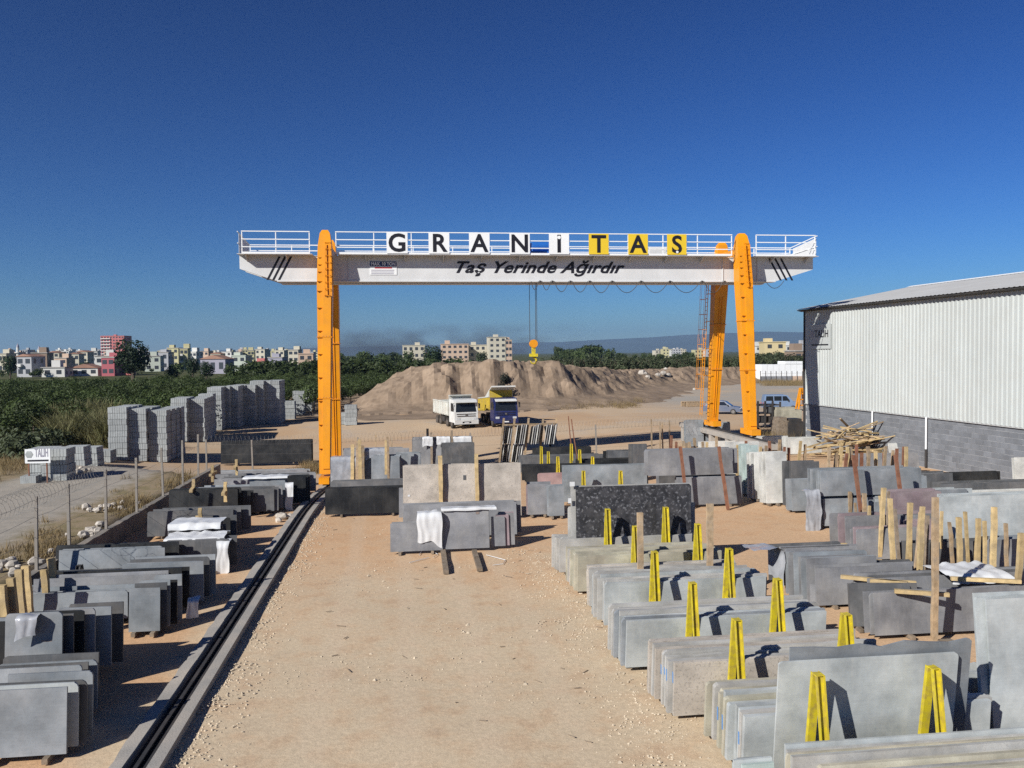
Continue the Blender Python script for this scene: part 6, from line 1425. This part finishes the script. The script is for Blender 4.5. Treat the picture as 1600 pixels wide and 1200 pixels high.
for i in range(1500):
    x = rs.gauss(4.3, .5); y = rs.uniform(11, 30); pebble(x, y, gz(x, y)+.003, rs.uniform(.01, .04))
tag(mb.obj('gravel', M['stone'], fix=False), 'pale crushed stone scattered over the yard and along the track', 'gravel', kind='stuff')
mb = MB()
for i in range(55):
    y = 11+rs.random()**1.2*28; x = rs.uniform(-3.8, 5); a = rs.uniform(0, 6.28); L_ = rs.uniform(.05, .25); z = gz(x, y)+.012
    mb.beam((x, y, z), (x+math.cos(a)*L_, y+math.sin(a)*L_, z+.01), .02, .012)
tag(mb.obj('wood_litter', M['wood_old'], fix=False), 'scattered wood splinters and twigs on the yard', 'litter', kind='stuff')
for i, pts in enumerate((((655,868),(660,860),(668,855),(676,862),(684,867),(677,872)), ((760,868),(775,872),(790,876),(786,882),(770,884)), ((640,880),(655,876),(670,872)))):
    q = [Gh(*p)+Vector((0,0,.02)) for p in pts]; m2 = MB(); m2.tube(q, .012, 4); tag(m2.obj('packing_strap', M['tarp'], fix=False), ('curled', 'looped', 'straight')[i]+' packing strap on the ground before the central bundle', 'strap')

# ------------------------------------------------------------------ the air
mb = MB(); mb.span((-16500, -2500, -6), (16500, 16500, 440))
hz_ = tag(mb.obj('haze', None), 'thin blue haze over the plain', 'haze', kind='stuff')
hm = bpy.data.materials.new('haze_air'); hm.use_nodes = True; t = hm.node_tree; t.nodes.clear()
ou = t.nodes.new('ShaderNodeOutputMaterial'); pv = t.nodes.new('ShaderNodeVolumePrincipled')
pv.inputs['Color'].default_value = (.42, .68, 1, 1); pv.inputs['Density'].default_value = 7.0e-5; pv.inputs['Anisotropy'].default_value = .2
t.links.new(pv.outputs[0], ou.inputs['Volume']); hz_.data.materials.append(hm)

# thin smoke lying over the plain behind the mound
def smoke(name, x0, x1, y0, y1, z1, dens, scale, label):
    mb = MB(); mb.span((x0, y0, 3), (x1, y1, z1)); o = tag(mb.obj(name, None), label, 'smoke', kind='stuff')
    m = bpy.data.materials.new(name); m.use_nodes = True; t = m.node_tree; t.nodes.clear(); L_ = t.links.new
    ou = t.nodes.new('ShaderNodeOutputMaterial'); pv = t.nodes.new('ShaderNodeVolumePrincipled'); pv.inputs['Color'].default_value = (.16, .17, .20, 1)
    tc = t.nodes.new('ShaderNodeTexCoord'); nz = t.nodes.new('ShaderNodeTexNoise'); nz.inputs['Scale'].default_value = scale; nz.inputs['Detail'].default_value = 4
    mp = t.nodes.new('ShaderNodeMapping'); mp.inputs['Scale'].default_value = (1, .25, 1.8); L_(tc.outputs['Object'], mp.inputs[0]); L_(mp.outputs[0], nz.inputs['Vector'])
    sp = t.nodes.new('ShaderNodeSeparateXYZ'); L_(tc.outputs['Generated'], sp.inputs[0])
    r1 = t.nodes.new('ShaderNodeMapRange'); r1.inputs[1].default_value = .42; r1.inputs[2].default_value = .72; L_(nz.outputs[0], r1.inputs[0])
    r2 = t.nodes.new('ShaderNodeMapRange'); r2.inputs[1].default_value = .35; r2.inputs[2].default_value = 1.; r2.inputs[3].default_value = 1; r2.inputs[4].default_value = 0; L_(sp.outputs[2], r2.inputs[0])
    e = None
    for i in (0, 1):
        for a, b in ((0, .18), (1, .82)):
            r = t.nodes.new('ShaderNodeMapRange'); r.inputs[1].default_value = a; r.inputs[2].default_value = b; L_(sp.outputs[i], r.inputs[0])
            if e is None: e = r.outputs[0]
            else:
                k = t.nodes.new('ShaderNodeMath'); k.operation = 'MULTIPLY'; L_(e, k.inputs[0]); L_(r.outputs[0], k.inputs[1]); e = k.outputs[0]
    for q in (r1.outputs[0], r2.outputs[0]):
        k = t.nodes.new('ShaderNodeMath'); k.operation = 'MULTIPLY'; L_(e, k.inputs[0]); L_(q, k.inputs[1]); e = k.outputs[0]
    k = t.nodes.new('ShaderNodeMath'); k.operation = 'MULTIPLY'; L_(e, k.inputs[0]); k.inputs[1].default_value = dens
    L_(k.outputs[0], pv.inputs['Density']); L_(pv.outputs[0], ou.inputs['Volume']); o.data.materials.append(m)
    return o
ys_ = 3000
smoke('smoke', V(430, 550, ys_).x, V(930, 550, ys_).x, ys_, ys_+500, V(700, 500, ys_).z, 0.0048, .008, 'thin dark smoke drifting low over the plain behind the cream building')
for o in bpy.data.objects:
    if 'label' in o and len(o['label'].split()) > 16: print('LONG', o['label'])
